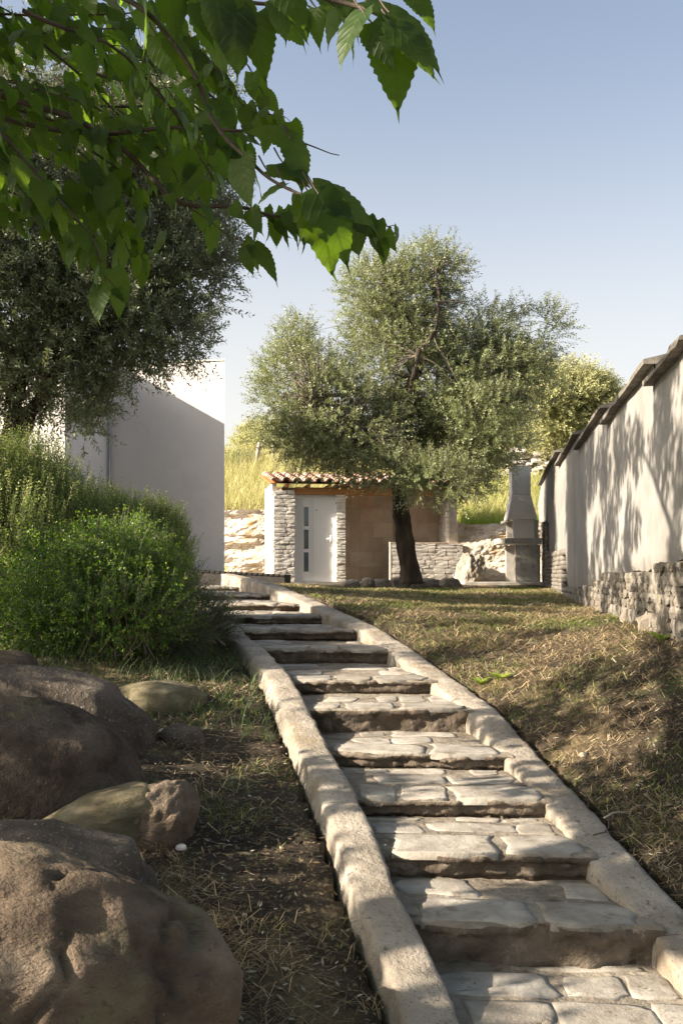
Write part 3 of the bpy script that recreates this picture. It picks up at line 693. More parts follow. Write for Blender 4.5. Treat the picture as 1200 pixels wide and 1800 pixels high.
# ------------------------------------------------------------------ shed (local frame: u to the right along its front, v back, w up)
SA = math.atan2(.156, .988)
S0 = np.array([-1.61, 23.5, -.18])
shed = empty('garden_shed', S0, SA); shed['_local'] = 1
tag(shed, 'small pale stone shed with terracotta roof, white door and open alcove behind the olive', 'shed')
H = 2.08      # underside of beam
def masonry(lo, hi, mat, parent, rows_h=(.075, .13), wid=(.14, .34), face='front', prefix='stone', grow=.012, skip=None):
    """coursed stones over a box face; local frame"""
    z = lo[2]
    while z < hi[2] - .02:
        h = min(random.uniform(*rows_h), hi[2] - z)
        if hi[2] - z - h < .04: h = hi[2] - z
        x = lo[0]
        while x < hi[0] - .02:
            w = min(random.uniform(*wid), hi[0] - x)
            if hi[0] - x - w < .06: w = hi[0] - x
            if not (skip and skip(x + w / 2, z + h / 2)):
                o = bpy.data.objects.new(prefix, block(mat, random.randrange(9))); COL.objects.link(o); o.parent = parent
                d = hi[1] - lo[1]
                o.location = (x + w / 2, lo[1] + d / 2 - random.random() * grow, z + h / 2) if face == 'front' else (lo[1] + d / 2 - random.random() * grow, x + w / 2, z + h / 2)
                o.scale = (w - .008, d * 1.05, h - .007) if face == 'front' else (d * 1.05, w - .008, h - .007)
            x += w
        z += h
lp = MB().box((.012, .02, 0), (.50, .28, H + .1)).obj('left_pillar', M['whitemortar'], shed)
masonry((0, -.03, 0), (.512, .1, H + .1), 'whitestone', lp)
masonry((.02, -.028, 0), (.9, .06, H + .05), 'whitestone', lp, face='side')
rp = MB().box((1.505, .02, 0), (1.715, .3, H)).obj('right_pillar', M['whitemortar'], shed)
masonry((1.497, -.03, 0), (1.726, .09, H), 'whitestone', rp, rows_h=(.05, .1), wid=(.2, .24))
MB().box((.0, .282, -.1), (.1, 2.5, H + .3)).obj('side_wall', M['whitemortar'], shed)
MB().box((0, 2.4, -.1), (4.6, 2.5, 2.45)).obj('back_wall', M['whitemortar'], shed)
MB().box((1.56, .302, -.1), (1.66, 2.398, H + .3)).obj('partition_wall', M['travertine'], shed)
MB().box((.1, -.06, -.12), (4.3, 2.4, 0)).obj('floor_slab', M['bbq'], shed)
# door
frame = MB(); frame.box((.515, .045, 0), (.56, .1, H - .002)); frame.box((1.43, .045, 0), (1.494, .1, H - .002)); frame.box((.56, .045, H - .035), (1.43, .1, H - .002))
frame.obj('door_frame', M['door'], shed, bevel=.004)
leaf = MB(); zc = [.28, .80, .86, 1.38, 1.44, 1.96 - .23]
gx0, gx1 = .735, .85
leaf.box((.562, .06, .01), (gx0, .095, H - .037)); leaf.box((gx1, .06, .01), (1.428, .095, H - .037))
wz = [(.25, .71), (.79, 1.25), (1.33, 1.79)]
leaf.box((gx0, .06, .01), (gx1, .095, wz[0][0])); leaf.box((gx0, .06, wz[0][1]), (gx1, .095, wz[1][0])); leaf.box((gx0, .06, wz[1][1]), (gx1, .095, wz[2][0])); leaf.box((gx0, .06, wz[2][1]), (gx1, .095, H - .037))
door = leaf.obj('door', M['door'], shed)
for a, b in wz:
    MB().box((gx0 - .001, .076, a - .001), (gx1 + .001, .082, b + .001)).obj('glass_pane', M['glass'], door)
for ux in (.62, .66, .70, .905, .95):
    MB().box((ux, .0565, .04), (ux + .005, .0605, H - .08)).obj('groove', M['groove'], door)
hd = MB().box((1.36, .05, .93), (1.41, .061, 1.12)); hd.tube([[1.39, .05, 1.03], [1.39, .01, 1.03], [1.28, .005, 1.03]], .011, 8)
hd.obj('handle', M['door'], door, True)
MB().tube([[1.392, .05, .96], [1.392, .044, .96]], .012, 8).obj('lock', M['soot'], door, True)
MB().tube([[1.03, .06, 1.71], [1.03, .052, 1.71]], .017, 10).obj('peephole', M['steel'], door, True)
# beam and lintel rafters
MB().box((.515, -.02, H + .002), (4.45, .16, H + .17)).obj('beam', M['wood'], shed, bevel=.006)
for k in range(9):
    u = .3 + k * .5
    MB().box((u, -.13, H + .172), (u + .07, 2.4, H + .24)).obj('rafter', M['wood'], shed)
# alcove: travertine tiles on the back wall, flank wall right
tw = MB().box((1.66, .96, 0), (4.28, .999, H + .3)).obj('alcove_wall', M['whitemortar'], shed)
z = .0; r = 0
while z < 2.25:
    u = 1.665 - (r % 2) * .25; 
    while u < 4.27:
        a = max(u, 1.665); b = min(u + .58, 4.275)
        if b - a > .04: MB().box((a + .002, .935 - .004 * random.random(), z + .002), (b - .002, .961, z + .368)).obj('travertine_tile', M['travertine'], tw)
        u += .58
    z += .37; r += 1
MB().tube([[3.1, .91, 0], [3.1, .91, 2.2]], .012, 6).obj('pipe', M['steel'], shed, True)
fw = MB().box((4.30, .1, -.1), (4.5, 2.5, H + .2)).obj('flank_wall', M['whitemortar'], shed)
masonry((.1, 4.25, 0), (2.33, 4.31, H + .2), 'whitestone', fw, face='side', rows_h=(.08, .16), wid=(.15, .35))
lw = MB().box((2.83, -.0, -.05), (4.56, .14, .935)).obj('low_wall', M['whitemortar'], shed)
masonry((2.845, -.04, 0), (4.6, .05, .935), 'whitestone', lw, rows_h=(.075, .125), wid=(.16, .36))
MB().box((2.8, -.05, .937), (4.5, .17, .962)).obj('wall_capping', M['travertine'], shed)
MB().box((2.805, -.045, 0), (2.842, .15, .936)).obj('wall_end_slab', M['whitemortar'], shed)
# roof of canal tiles
rs = math.tan(math.radians(9.0)); W_ = .262; RD = 2.62; nrow = 6
def tile_mesh(L, r0, r1, th, up=True, seg=8):
    V = []; Q_ = []
    for (y, r_) in ((0, r0), (L, r1)):
        for rr in (r_, r_ - th):
            for s_ in range(seg + 1):
                a = PI * s_ / seg; z_ = math.sin(a) * rr * .78; V.append([-math.cos(a) * rr, y, z_ if up else -z_])
    n = seg + 1; o0, i0, o1, i1 = 0, n, 2 * n, 3 * n
    for s_ in range(seg):
        Q_ += [[o0+s_, o0+s_+1, o1+s_+1, o1+s_], [i0+s_+1, i0+s_, i1+s_, i1+s_+1], [o0+s_+1, o0+s_, i0+s_, i0+s_+1], [o1+s_, o1+s_+1, i1+s_+1, i1+s_]]
    Q_ += [[o0, o1, i1, i0], [o0+seg, i0+seg, i1+seg, o1+seg]]
    if not up: Q_ = [q[::-1] for q in Q_]
    return mesh_np('roof_tile', np.array(V), Q_, smooth=False)
tme = tile_mesh(.5, .1, .083, .014); tme.materials.append(M['tile']); cme = tile_mesh(.5, .083, .1, .014, False); cme.materials.append(M['tile'])
for p_ in tme.polygons: p_.use_smooth = True
roof = MB().hexa([[-.1, -.12, H + .24], [4.55, -.12, H + .24], [4.55, 2.5, H + .24 + 2.62 * rs], [-.1, 2.5, H + .24 + 2.62 * rs], [-.1, -.12, H + .252], [4.55, -.12, H + .252], [4.55, 2.5, H + .252 + 2.62 * rs], [-.1, 2.5, H + .252 + 2.62 * rs]]).obj('roof', M['wood'], shed)
for c in range(18):
    u = .03 + c * W_
    for r in range(nrow):
        v = -.2 + r * .45; zt = H + .31 + (v + .12) * rs + .01
        o = bpy.data.objects.new('roof_tile', tme); COL.objects.link(o); o.parent = roof
        o.location = (u + random.gauss(0, .005), v + random.gauss(0, .01), zt); o.rotation_euler = (math.atan(rs) - .035, random.gauss(0, .03), random.gauss(0, .02))
        if r < 1 or c == 0:
            o = bpy.data.objects.new('channel_tile', cme); COL.objects.link(o); o.parent = roof
            o.location = (u + W_ / 2, v + .03, zt + .035); o.rotation_euler = (math.atan(rs), 0, random.gauss(0, .01))
    # second course end visible under each cover tile at the eave
    o = bpy.data.objects.new('eave_tile', tme); COL.objects.link(o); o.parent = roof; o.scale = (.86, .6, .86)
    o.location = (u, -.17, H + .285); o.rotation_euler = (math.atan(rs), 0, 0)
chn = MB()
for c in range(18):
    u = .03 + c * W_ + W_ / 2
    for r in range(1, nrow):
        v = -.17 + r * .45; zt = H + .345 + (v + .12) * rs
        for s_ in range(6):
            a0, a1 = PI * s_ / 6, PI * (s_ + 1) / 6
            P = [[u - math.cos(a0) * .08, v, zt - math.sin(a0) * .06], [u - math.cos(a1) * .08, v, zt - math.sin(a1) * .06], [u - math.cos(a1) * .095, v + .48, zt + .48 * rs - math.sin(a1) * .07], [u - math.cos(a0) * .095, v + .48, zt + .48 * rs - math.sin(a0) * .07]]
            chn.add(P, [[0, 1, 2, 3]])
tag(chn.obj('channel_course', M['tile'], roof), kind='stuff')

# ------------------------------------------------------------------ barbecue
B0 = at(925, 1022, 22.8); bb = empty('masonry_barbecue', (B0[0], 22.8, -.25))
tag(bb, 'grey concrete barbecue with a pale tapering chimney standing against the far end of the wall', 'barbecue')
def wx(px, D): return (px - CX) / F * D
def wz_(py, D): return (CY - py) / F * D
D1 = 22.6
MB().box((wx(815, D1), D1 - .1, -.4), (wx(953, D1), D1 + 1.3, wz_(1023, D1))).obj('plinth', M['bbq'], bb, bevel=.01)
MB().box((wx(905, D1), D1, wz_(1023, D1) + .002), (wx(946, D1), D1 + .12, wz_(957, D1))).obj('side_block', M['bbq'], bb, bevel=.008)
MB().box((wx(898, D1), D1 + .75, wz_(1023, D1) + .002), (wx(945, D1), D1 + .87, wz_(957, D1))).obj('side_block', M['bbq'], bb, bevel=.008)
MB().box((wx(946, D1) + .002, D1 + .1, wz_(1023, D1) + .002), (wx(949, D1) + .02, D1 + .9, wz_(957, D1))).obj('back_slab', M['bbq'], bb)
za, zb = wz_(956, D1), wz_(946, D1)
sl_ = [[wx(886, D1), D1 - .06], [wx(951, D1), D1 - .06], [wx(951, D1), D1 + .95], [wx(872, D1 + .55), D1 + .95], [wx(872, D1 + .3), D1 + .35]]
V = [[x, y, za + .002] for x, y in sl_] + [[x, y, zb] for x, y in sl_]
t = MB(); t.add(V, [[i, (i + 1) % 5, 5 + (i + 1) % 5, 5 + i] for i in range(5)], [[0, 2, 1], [0, 3, 2], [0, 4, 3], [5, 6, 7], [5, 7, 8], [5, 8, 9]]); t.obj('table_slab', M['bbq'], bb, bevel=.008)
fb = MB(); fb.box((wx(901, D1), D1 + .02, zb + .002), (wx(939, D1), D1 + .09, wz_(914, D1))); fb.obj('firebox_panel', M['bbqwhite'], bb, bevel=.005)
MB().box((wx(901, D1) - .02, D1 + .72, zb + .002), (wx(939, D1), D1 + .8, wz_(914, D1))).obj('firebox_panel', M['bbq'], bb)
MB().box((wx(940, D1) + .002, D1 + .0, zb + .002), (wx(945, D1) + .01, D1 + .85, wz_(914, D1))).obj('firebox_back', M['bbq'], bb)
MB().box((wx(903, D1), D1 + .1, zb + .004), (wx(939, D1) - .002, D1 + .7, zb + .02)).obj('hearth', M['soot'], bb)
hz0, hz1 = wz_(913, D1), wz_(869, D1)
xa, xb = wx(891, D1), wx(944, D1); ca, cb = wx(900, D1), wx(933, D1)
MB().hexa([[xa, D1 - .02, hz0], [xb, D1 - .02, hz0], [xb, D1 + .8, hz0], [xa + .05, D1 + .8, hz0], [ca, D1 + .06, hz1], [cb, D1 + .06, hz1], [cb, D1 + .55, hz1], [ca, D1 + .55, hz1]]).obj('hood', M['bbqwhite'], bb, bevel=.006)
MB().box((xa, D1 - .03, hz0 - .05), (xa + .05, D1 + .9, hz0 - .002)).obj('hood_lip', M['bbq'], bb)
MB().box((ca, D1 + .06, hz1 + .003), (cb, D1 + .5, wz_(818, D1))).obj('chimney', M['bbqwhite'], bb, bevel=.008)
MB().box((ca + .04, D1 + .1, wz_(818, D1) + .001), (cb - .04, D1 + .46, wz_(818, D1) + .006)).obj('flue_opening', M['soot'], bb)

# ------------------------------------------------------------------ white house
HD = 18.2
xr = wx(394.5, HD); zr_ = wz_(634, HD)
rotb = math.radians(10)
house = empty('white_house', (xr, HD, -.2), 0); tag(house, 'plain white rendered house with a flat roof, a diagonal shadow crossing its blank wall', 'house')
def hp(s, d, z):   # s metres left of the right corner, d back
    return [xr - s * math.cos(rotb) + d * math.sin(rotb) * -1 * -1, HD + s * math.sin(rotb) + d * math.cos(rotb), z]
def hpoly(s0, s1, d0, d1, z0, z1): return [hp(s1, d0, z0), hp(s0, d0, z0), hp(s0, d1, z0), hp(s1, d1, z0), hp(s1, d0, z1), hp(s0, d0, z1), hp(s0, d1, z1), hp(s1, d1, z1)]
s_in = (394.5 - 178) / F * HD
hv = hpoly(0, 10, 0, 1.4, -.6, zr_)
for k in (2, 6): hv[k] = [hv[k][0] - .6, hv[k][1], hv[k][2]]
for k in (3, 7): hv[k] = [hv[k][0], hv[k][1] - .6, hv[k][2]]
MB().hexa(hv).obj('wall', M['house'], house)
hv = hpoly(-.01, 10, -.015, 1.4, zr_ + .002, zr_ + .03)
for k in (2, 6): hv[k] = [hv[k][0] - .6, hv[k][1], hv[k][2]]
for k in (3, 7): hv[k] = [hv[k][0], hv[k][1] - .6, hv[k][2]]
MB().hexa(hv).obj('parapet_trim', M['bbqwhite'], house)
MB().hexa(hpoly(s_in, 10, -1.8, -.002, -.6, zr_ + .12)).obj('wing_wall', M['house'], house)
q0 = hp(s_in - .05, -.06, 0)
MB().tube([[q0[0], q0[1], -.3], [q0[0], q0[1], zr_ - .05]], .02, 8).obj('downpipe', M['steel'], house, True)

# dark slatted edging in front of the house
ed = empty('slatted_edging', (-1.0, 17.2, -.1)); tag(ed, 'low black ribbed edging running from the stair top towards the shed door', 'edging')
A = at(511, 1011, 17.2); B = at(300, 1000, 17.9)
L_ = math.hypot(A[0] - B[0], A[1] - B[1]); dx, dy = (B[0] - A[0]) / L_, (B[1] - A[1]) / L_
Mx = Matrix(((dx, -dy * -1, 0, A[0]), (dy, dx * -1, 0, A[1]), (0, 0, 1, 0), (0, 0, 0, 1)))
def edp(u, v, z): return [A[0] + dx * u + dy * v, A[1] + dy * u - dx * v, z]
zA, zB = A[2], B[2]
def edz(u): return zA + (zB - zA) * u / L_
mb = MB()
mb.hexa([edp(0, 0, -.3), edp(L_, 0, -.3), edp(L_, -.3, -.3), edp(0, -.3, -.3), edp(0, 0, edz(0) - .02), edp(L_, 0, edz(L_) - .02), edp(L_, -.3, edz(L_) - .02), edp(0, -.3, edz(0) - .02)]); mb.obj('edging_board', M['black'], ed)
u = 0.0
while u < L_ - .1:
    mb = MB(); mb.hexa([edp(u, .03, edz(u) - .018), edp(u + .075, .03, edz(u) - .018), edp(u + .075, -.32, edz(u) - .018), edp(u, -.32, edz(u) - .018), edp(u, .03, edz(u) + .008), edp(u + .075, .03, edz(u) + .008), edp(u + .075, -.32, edz(u) + .008), edp(u, -.32, edz(u) + .008)])
    mb.obj('slat', M['black'], ed); u += .1

# row of edging rocks in front of the shed and tree
for k, (px, w) in enumerate([(618, 26), (646, 22), (672, 28), (702, 34), (750, 52), (790, 36)]):
    D = 21.9; c = at(px, 1028, D)
    rock('edging_rock', (c[0], D, -.22), (w / 2 / F * D * 1.15, .18, .13 + .02 * (k % 2)), 300 + k, M['greyrock'],
         ['mossy rock at the foot of the right shed pillar', 'low rock before the tiled alcove, second in the row', 'pale rock beside the left end of the low wall', 'rounded mossy rock just left of the olive trunk', 'widest pale rock of the row, right of the olive trunk', 'flat rock of the row nearest the barbecue plinth'][k], .1 * k, .3, 4, cat='rock', group='rocks edging the lawn')

# rock faces
def face_sheet(name, x0, x1, yf, z0, z1, lean, m, seed, label, amp=.22, ds=.05, cat='rock face', curve_=0.0):
    nu = int((x1 - x0) / ds); nv = int((z1 - z0) / ds * 1.2) + 8; U, Vv = np.meshgrid(np.linspace(0, 1, nu), np.linspace(0, 1, nv))
    x = x0 + (x1 - x0) * U; z = z0 + (z1 - z0) * Vv; y = yf + lean * Vv + curve_ * (U - .5) ** 2 * 4
    p = np.stack([x, y, z], -1)
    q = p * [1.0, 1, 3.0]; cell = np.round(fbm(q * .9, 3, seed) * 5) / 5
    dpt = amp * cell + amp * .5 * fbm(p * [2, 2, 6], 4, seed + 2) + .04 * fbm(p * 9, 3, seed + 5)
    y = y + dpt; z = z + .06 * fbm(p * 2.5, 3, seed + 8)
    # top turns back into the hill
    rows = [np.stack([x, y, z], -1)]
    top = rows[0][-1].copy(); top2 = top.copy(); top2[:, 1] += 1.2; top2[:, 2] += .05
    P = np.concatenate([rows[0], top2[None]], 0); n1, n2 = P.shape[:2]; idx = np.arange(n1 * n2).reshape(n1, n2)
    Qf = np.stack([idx[:-1, :-1], idx[:-1, 1:], idx[1:, 1:], idx[1:, :-1]], -1).reshape(-1, 4)
    o = obj(name, mesh_np(name, P.reshape(-1, 3), Qf, smooth=False), m); tag(o, label, cat); return o
face_sheet('rock_bank', -6.5, -.9, 25.6, -.4, 1.72, .9, M['outcrop'], 401, 'sunlit cream rock face between the white house and the shed')
face_sheet('rock_bank', 2.86, 5.2, 23.7, -.4, 1.25, .9, M['outcrop'], 411, 'cream rock face with ochre stains behind the barbecue', amp=.16)
rock('rock_outcrop', (3.0, 23.45, .0), (.26, .4, .56), 421, M['greyrock'], 'rough grey rock outcrop closing the right end of the low wall', .3, .36, 6, cat='rock', tiltv=(0, .25))
# old dry stone wall up the hill
dw = empty('dry_stone_wall', (6.0, 30, 3)); tag(dw, 'tumbled dry stone wall high on the grassy hill under the far trees', 'wall')
for k in range(110):
    px = random.uniform(885, 985); py = random.uniform(792, 842) + (px - 930) * -.12 * 0; D = 30.5 + random.random() * .25
    c = at(px, py, D); w = random.uniform(.12, .32)
    stone('greyrock' if k % 3 else 'whitestone', c, (w, .25, w * .4), 0, dw, 'stone', .15)
MB().box((wx(880, 30.8), 30.7, 2.4), (wx(990, 30.8), 31.2, wz_(800, 30.8))).obj('rubble_fill', M['mortar_dark'], dw)

# clusters of mulberry leaves, each placed on the sun side of the ground it shades: x0, x1, y0, y1, z0, z1, count, nearest and farthest distance
CLUSTERS = [(-2.2, -0.2, 2.6, 7.4, -1.3, -.9, 46, 4.5, 8.0),
            (-.1, 1.5, 2.8, 9.0, -1.4, -.6, 9, 3.8, 6.5),
            (1.3, 2.8, 3.8, 8.0, -1.1, -.4, 12, 5.5, 9.0),
            (-.4, 3.6, 8.0, 16.0, -.4, -.3, 27, 6.5, 9.5),
            (None, 0, 6.4, 16.5, -.4, 2.0, 112, 7.0, 10.5),
            (-2.6, -1.0, 7.3, 8.2, -.9, -.3, 13, 3.6, 6.0),
            (-1.7, -.2, 2.0, 4.6, 1.1, 2.3, 40, 1.4, 4.5)]

# ------------------------------------------------------------------ olive trees
def tube_obj(name, lines, m, parent, k=8):
    mb = MB()
    for P, R in lines: mb.tube(P, R, k)
    return obj(name, mb.mesh(name, True), m, parent)
def twigs_net(hubs, tips, seed, r0, r1, k=4, sag=.1):
    """thin branches from hubs to a share of the sprig positions"""
    r = np.random.default_rng(seed); mb = MB()
    for i, t in enumerate(tips):
        d = np.linalg.norm(hubs - t, axis=1); h = hubs[np.argmin(d + r.random(len(hubs)) * .3)]
        mid = (h + t) / 2 + r.normal(size=3) * .12 * d.min() + [0, 0, sag * d.min()]
        mb.tube(curve([h, mid, t], 7), np.linspace(r0, r1, 7), k, False)
    return mb
def olive_tree(name, base, trunk, limbs, lobes, n, leafm, label, seed, L=.055, W=.013, k=9, slen=.3, thresh=-.25, inner=.5, twigfrac=.12, cat='tree', tshift=0.0, droop=.25, tw=.0035):
    root = empty(name, base); tag(root, label, cat)
    P, R = trunk
    C = curve(P, 30, .05, seed); Rr = np.interp(np.linspace(0, 1, 30), np.linspace(0, 1, len(R)), R)
    mb = MB(); kk = 22
    mb.tube(C, Rr, kk); V = np.concatenate(mb.v); n_ = 30 * kk
    cc = np.repeat(C, kk, 0); dv = V[:n_] - cc; ang = np.tile(np.arange(kk) / kk * 2 * PI, 30)
    f = 1 + .14 * np.sin(ang * 3 + cc[:, 2] * 2.2) + .08 * np.sin(ang * 5 - cc[:, 2] * 3.1 + 1) + .26 * fbm(V[:n_] * [5, 5, 3], 4, seed) + .07 * np.sin(ang * 9 + cc[:, 2] * 4)
    V[:n_] = cc + dv * f[:, None]
    obj('trunk', mesh_np('trunk', V, np.concatenate(mb.q), np.concatenate(mb.t)), M['bark'], root)
    hubs = []
    for lp_, r0, r1 in limbs:
        c = curve(lp_, 22, .12, seed + len(hubs)); mb = MB(); mb.tube(c, np.linspace(r0, r1, 22), 9); o = obj('limb', mb.mesh('limb', True), M['bark'], root)
        hubs += [c[i] for i in range(8, 22, 2)]
    hubs = np.array(hubs)
    o, d = in_lobes(lobes, n, seed, inner, thresh, 1.5, .3)
    tips = o[rng.random(len(o)) < twigfrac]
    br = twigs_net(hubs, tips, seed, .012, .003); tag(obj('branchlets', br.mesh('branchlets', True), M['twig'], root), kind='stuff')
    d = nz(d * .75 + np.array([0, 0, .35]) + rng.normal(size=d.shape) * .35)
    ln = slen * (.6 + .8 * rng.random(len(o)))
    tm = MB(); twig_strips(tm, o, d, ln, tw, droop)
    tag(obj('twigs', tm.mesh('twigs', False), M['twig'], root), kind='stuff')
    sp = sprigs(o, d, ln, k, L, W, seed, droop=droop, tshift=tshift)
    tag(leaves_obj('crown', [sp], leafm, root), kind='stuff')
    return root
T0 = at(720, 1020, 21.0); tb = T0.copy()
def t3(px, py, D): return at(px, py, D)
Dt = 21.0
trunk_pts = [t3(720, 1026, Dt), t3(716, 985, Dt), t3(708, 930, Dt), t3(706, 880, Dt), t3(709, 835, Dt)]
limbs = [([t3(708, 850, Dt), t3(700, 805, Dt), t3(660, 770, Dt - .4), t3(600, 735, Dt - 1), t3(540, 690, Dt - 1.3)], .15, .03),
         ([t3(709, 845, Dt), t3(722, 790, Dt), t3(715, 700, Dt), t3(745, 620, Dt + .1), t3(700, 540, Dt), t3(690, 480, Dt)], .15, .02),
         ([t3(712, 850, Dt), t3(745, 825, Dt - .1), t3(790, 805, Dt - .2), t3(850, 770, Dt), t3(900, 700, Dt + .2)], .12, .03),
         ([t3(712, 845, Dt), t3(735, 770, Dt + .6), t3(800, 680, Dt + 1.0), t3(850, 600, Dt + 1)], .13, .03),
         ([t3(708, 845, Dt), t3(690, 790, Dt + .8), t3(620, 730, Dt + 1.4), t3(560, 700, Dt + 1.5)], .12, .03),
         ([t3(716, 740, Dt), t3(730, 640, Dt - .8), t3(770, 560, Dt - .6), t3(765, 460, Dt - .3)], .08, .02)]
s = Dt / F
def lobe(px, py, rx, rz, dy=0.0, ry=None): c = at(px, py, Dt + dy); return (c, (rx * s, (ry if ry else rx * s * .72), rz * s))
lobes = [lobe(540, 700, 90, 85, -.6), lobe(520, 650, 60, 70, -.2), lobe(610, 740, 100, 80, -.9), lobe(560, 770, 85, 50, -.4), lobe(700, 650, 120, 120, .2), lobe(690, 540, 85, 90, 0),
         lobe(740, 515, 60, 75, .1), lobe(650, 500, 42, 50, 0), lobe(785, 480, 38, 50, .1), lobe(800, 680, 120, 110, .2), lobe(840, 600, 90, 80, .5), lobe(930, 610, 58, 70, .6), lobe(850, 745, 85, 75, -.6), lobe(790, 800, 100, 50, -.4), lobe(640, 800, 75, 40, .2),
         lobe(740, 745, 130, 70, 1.0), lobe(850, 800, 42, 36, -.6), lobe(745, 448, 22, 30, .1), lobe(520, 590, 30, 32, -.2), lobe(970, 580, 28, 45, .6), lobe(765, 848, 58, 36, -1.6), lobe(700, 825, 60, 26, -1.2), lobe(820, 845, 40, 30, -1.2), lobe(900, 660, 70, 70, 0)]
# canopy of the central tree
olive_tree('olive_tree', (tb[0], Dt, -.25), (trunk_pts, [.25, .19, .165, .17, .2]), limbs, lobes, 13500, M['olive'],
           'olive tree with a dark gnarled trunk standing in front of the small shed', 31, L=.07, W=.0225, k=9, slen=.38, thresh=-.24, tw=.002, inner=.4)
# left olive, nearer
Dl = 12.6
def l3(px, py, D=Dl): return at(px, py, D)
sl2 = Dl / F
def lobeL(px, py, rx, rz, dy=0.0, ry=None): c = at(px, py, Dl + dy); return (c, (rx * sl2, (ry if ry else rx * sl2 * .8), rz * sl2))
llobes = [lobeL(-260, 380, 260, 260, .3), lobeL(-60, 520, 230, 200, 0), lobeL(120, 430, 190, 170, .2), lobeL(250, 350, 150, 170, .3), lobeL(315, 480, 85, 100, 0), lobeL(340, 330, 75, 100, .5), lobeL(205, 545, 120, 95, -.2),
          lobeL(60, 660, 130, 80, -.2), lobeL(295, 595, 78, 42, -.3), lobeL(225, 640, 50, 34, -.3), lobeL(150, 690, 50, 48, -.4), lobeL(200, 250, 150, 130, .6), lobeL(320, 190, 90, 110, .8), lobeL(0, 220, 220, 150, .8), lobeL(380, 455, 36, 50, 0), lobeL(-380, 620, 230, 180, 0), lobeL(150, 750, 26, 30, -.5)]
llimbs = [([l3(-20, 900), l3(30, 700), l3(60, 580), l3(140, 450), l3(260, 330)], .13, .03), ([l3(-20, 900), l3(60, 720), l3(130, 620), l3(240, 540), l3(340, 480)], .11, .025),
          ([l3(-30, 880), l3(-60, 650), l3(-40, 450), l3(40, 250)], .13, .03), ([l3(-40, 880), l3(-150, 700), l3(-260, 520), l3(-330, 380)], .12, .03), ([l3(60, 600), l3(110, 640), l3(160, 690), l3(190, 730)], .04, .012)]
olive_tree('olive_tree', (l3(-25, 1000)[0], Dl, -.3), ([l3(-25, 1040), l3(-22, 980), l3(-30, 900), l3(-20, 860)], [.26, .2, .17, .15]), llimbs, llobes, 20500, M['olive2'],
           'large dense olive tree on the left, its crown overhanging the white house', 47, L=.07, W=.0215, k=9, slen=.34, thresh=-.42, inner=.35, tw=.002, twigfrac=.05)
# pale trees on the hill
def far_tree(px, py, rx, rz, D, m, label, seed, name='hill_tree', n=2600):
    s_ = D / F; c = at(px, py, D); gz = float(ground_z(np.array([c[0]]), np.array([D]))[0])
    lob = [(c, (rx * s_, rx * s_ * .8, rz * s_))]; r = np.random.default_rng(seed)
    for _ in range(6):
        a = r.random() * 2 * PI; lob.append((c + np.array([math.cos(a) * rx * s_ * .6, r.normal() * .4, math.sin(a) * rz * s_ * .55]), (rx * s_ * .45, rx * s_ * .45, rz * s_ * .42)))
    b = np.array([c[0], D, gz - .1])
    return olive_tree(name, tuple(b), ([b, b + [.1, 0, (c[2] - gz) * .35], b + [0, 0, (c[2] - gz) * .7]], [.12, .08, .06]),
                      [([b + [0, 0, (c[2] - gz) * .3], (b + c) / 2 + [.5 * (i - 1), 0, .2], c + np.array([(i - 1) * rx * s_ * .5, 0, .2])], .06, .02) for i in range(3)],
                      lob, n, m, label, seed, L=.09, W=.034, k=7, slen=.45, thresh=-.12, inner=.3, twigfrac=.06, tw=.005)
far_tree(1000, 718, 80, 76, 30, M['farleaf'], 'pale yellow green tree behind the stepped wall copings', 501, n=5500)
far_tree(935, 715, 85, 85, 33, M['farleaf2'], 'greyish tree on the hill between the central olive and the pale tree', 511, n=4200)
far_tree(462, 775, 48, 32, 37, M['farleaf'], 'bright bushy sapling on the ridge behind the leaning post', 521, 'hill_shrub', n=1000)
far_tree(412, 818, 26, 16, 34, M['farleaf2'], 'round low shrub on the grass beside the house corner', 531, 'hill_shrub', n=500)
far_tree(540, 795, 60, 30, 36, M['farleaf2'], 'low green shrub on the ridge behind the left side of the olive crown', 541, 'hill_shrub', n=800)
a, b = at(448, 822, 33.5), at(456, 778, 33.5)
o = tube_obj('fence_post', [(np.array([a - [0, 0, .3], (a + b) / 2 + [.01, 0, 0], b]), [.075, .07, .06])], M['post'], None); tag(o, 'thick leaning wooden post on the grassy ridge', 'post')
a, b = at(480, 815, 34), at(480, 782, 34)
o = tube_obj('fence_post', [(np.array([a - [0, 0, .3], (a + b) / 2, b]), [.045, .04, .04])], M['post'], None); tag(o, 'thin upright post right of the leaning one on the ridge', 'post')

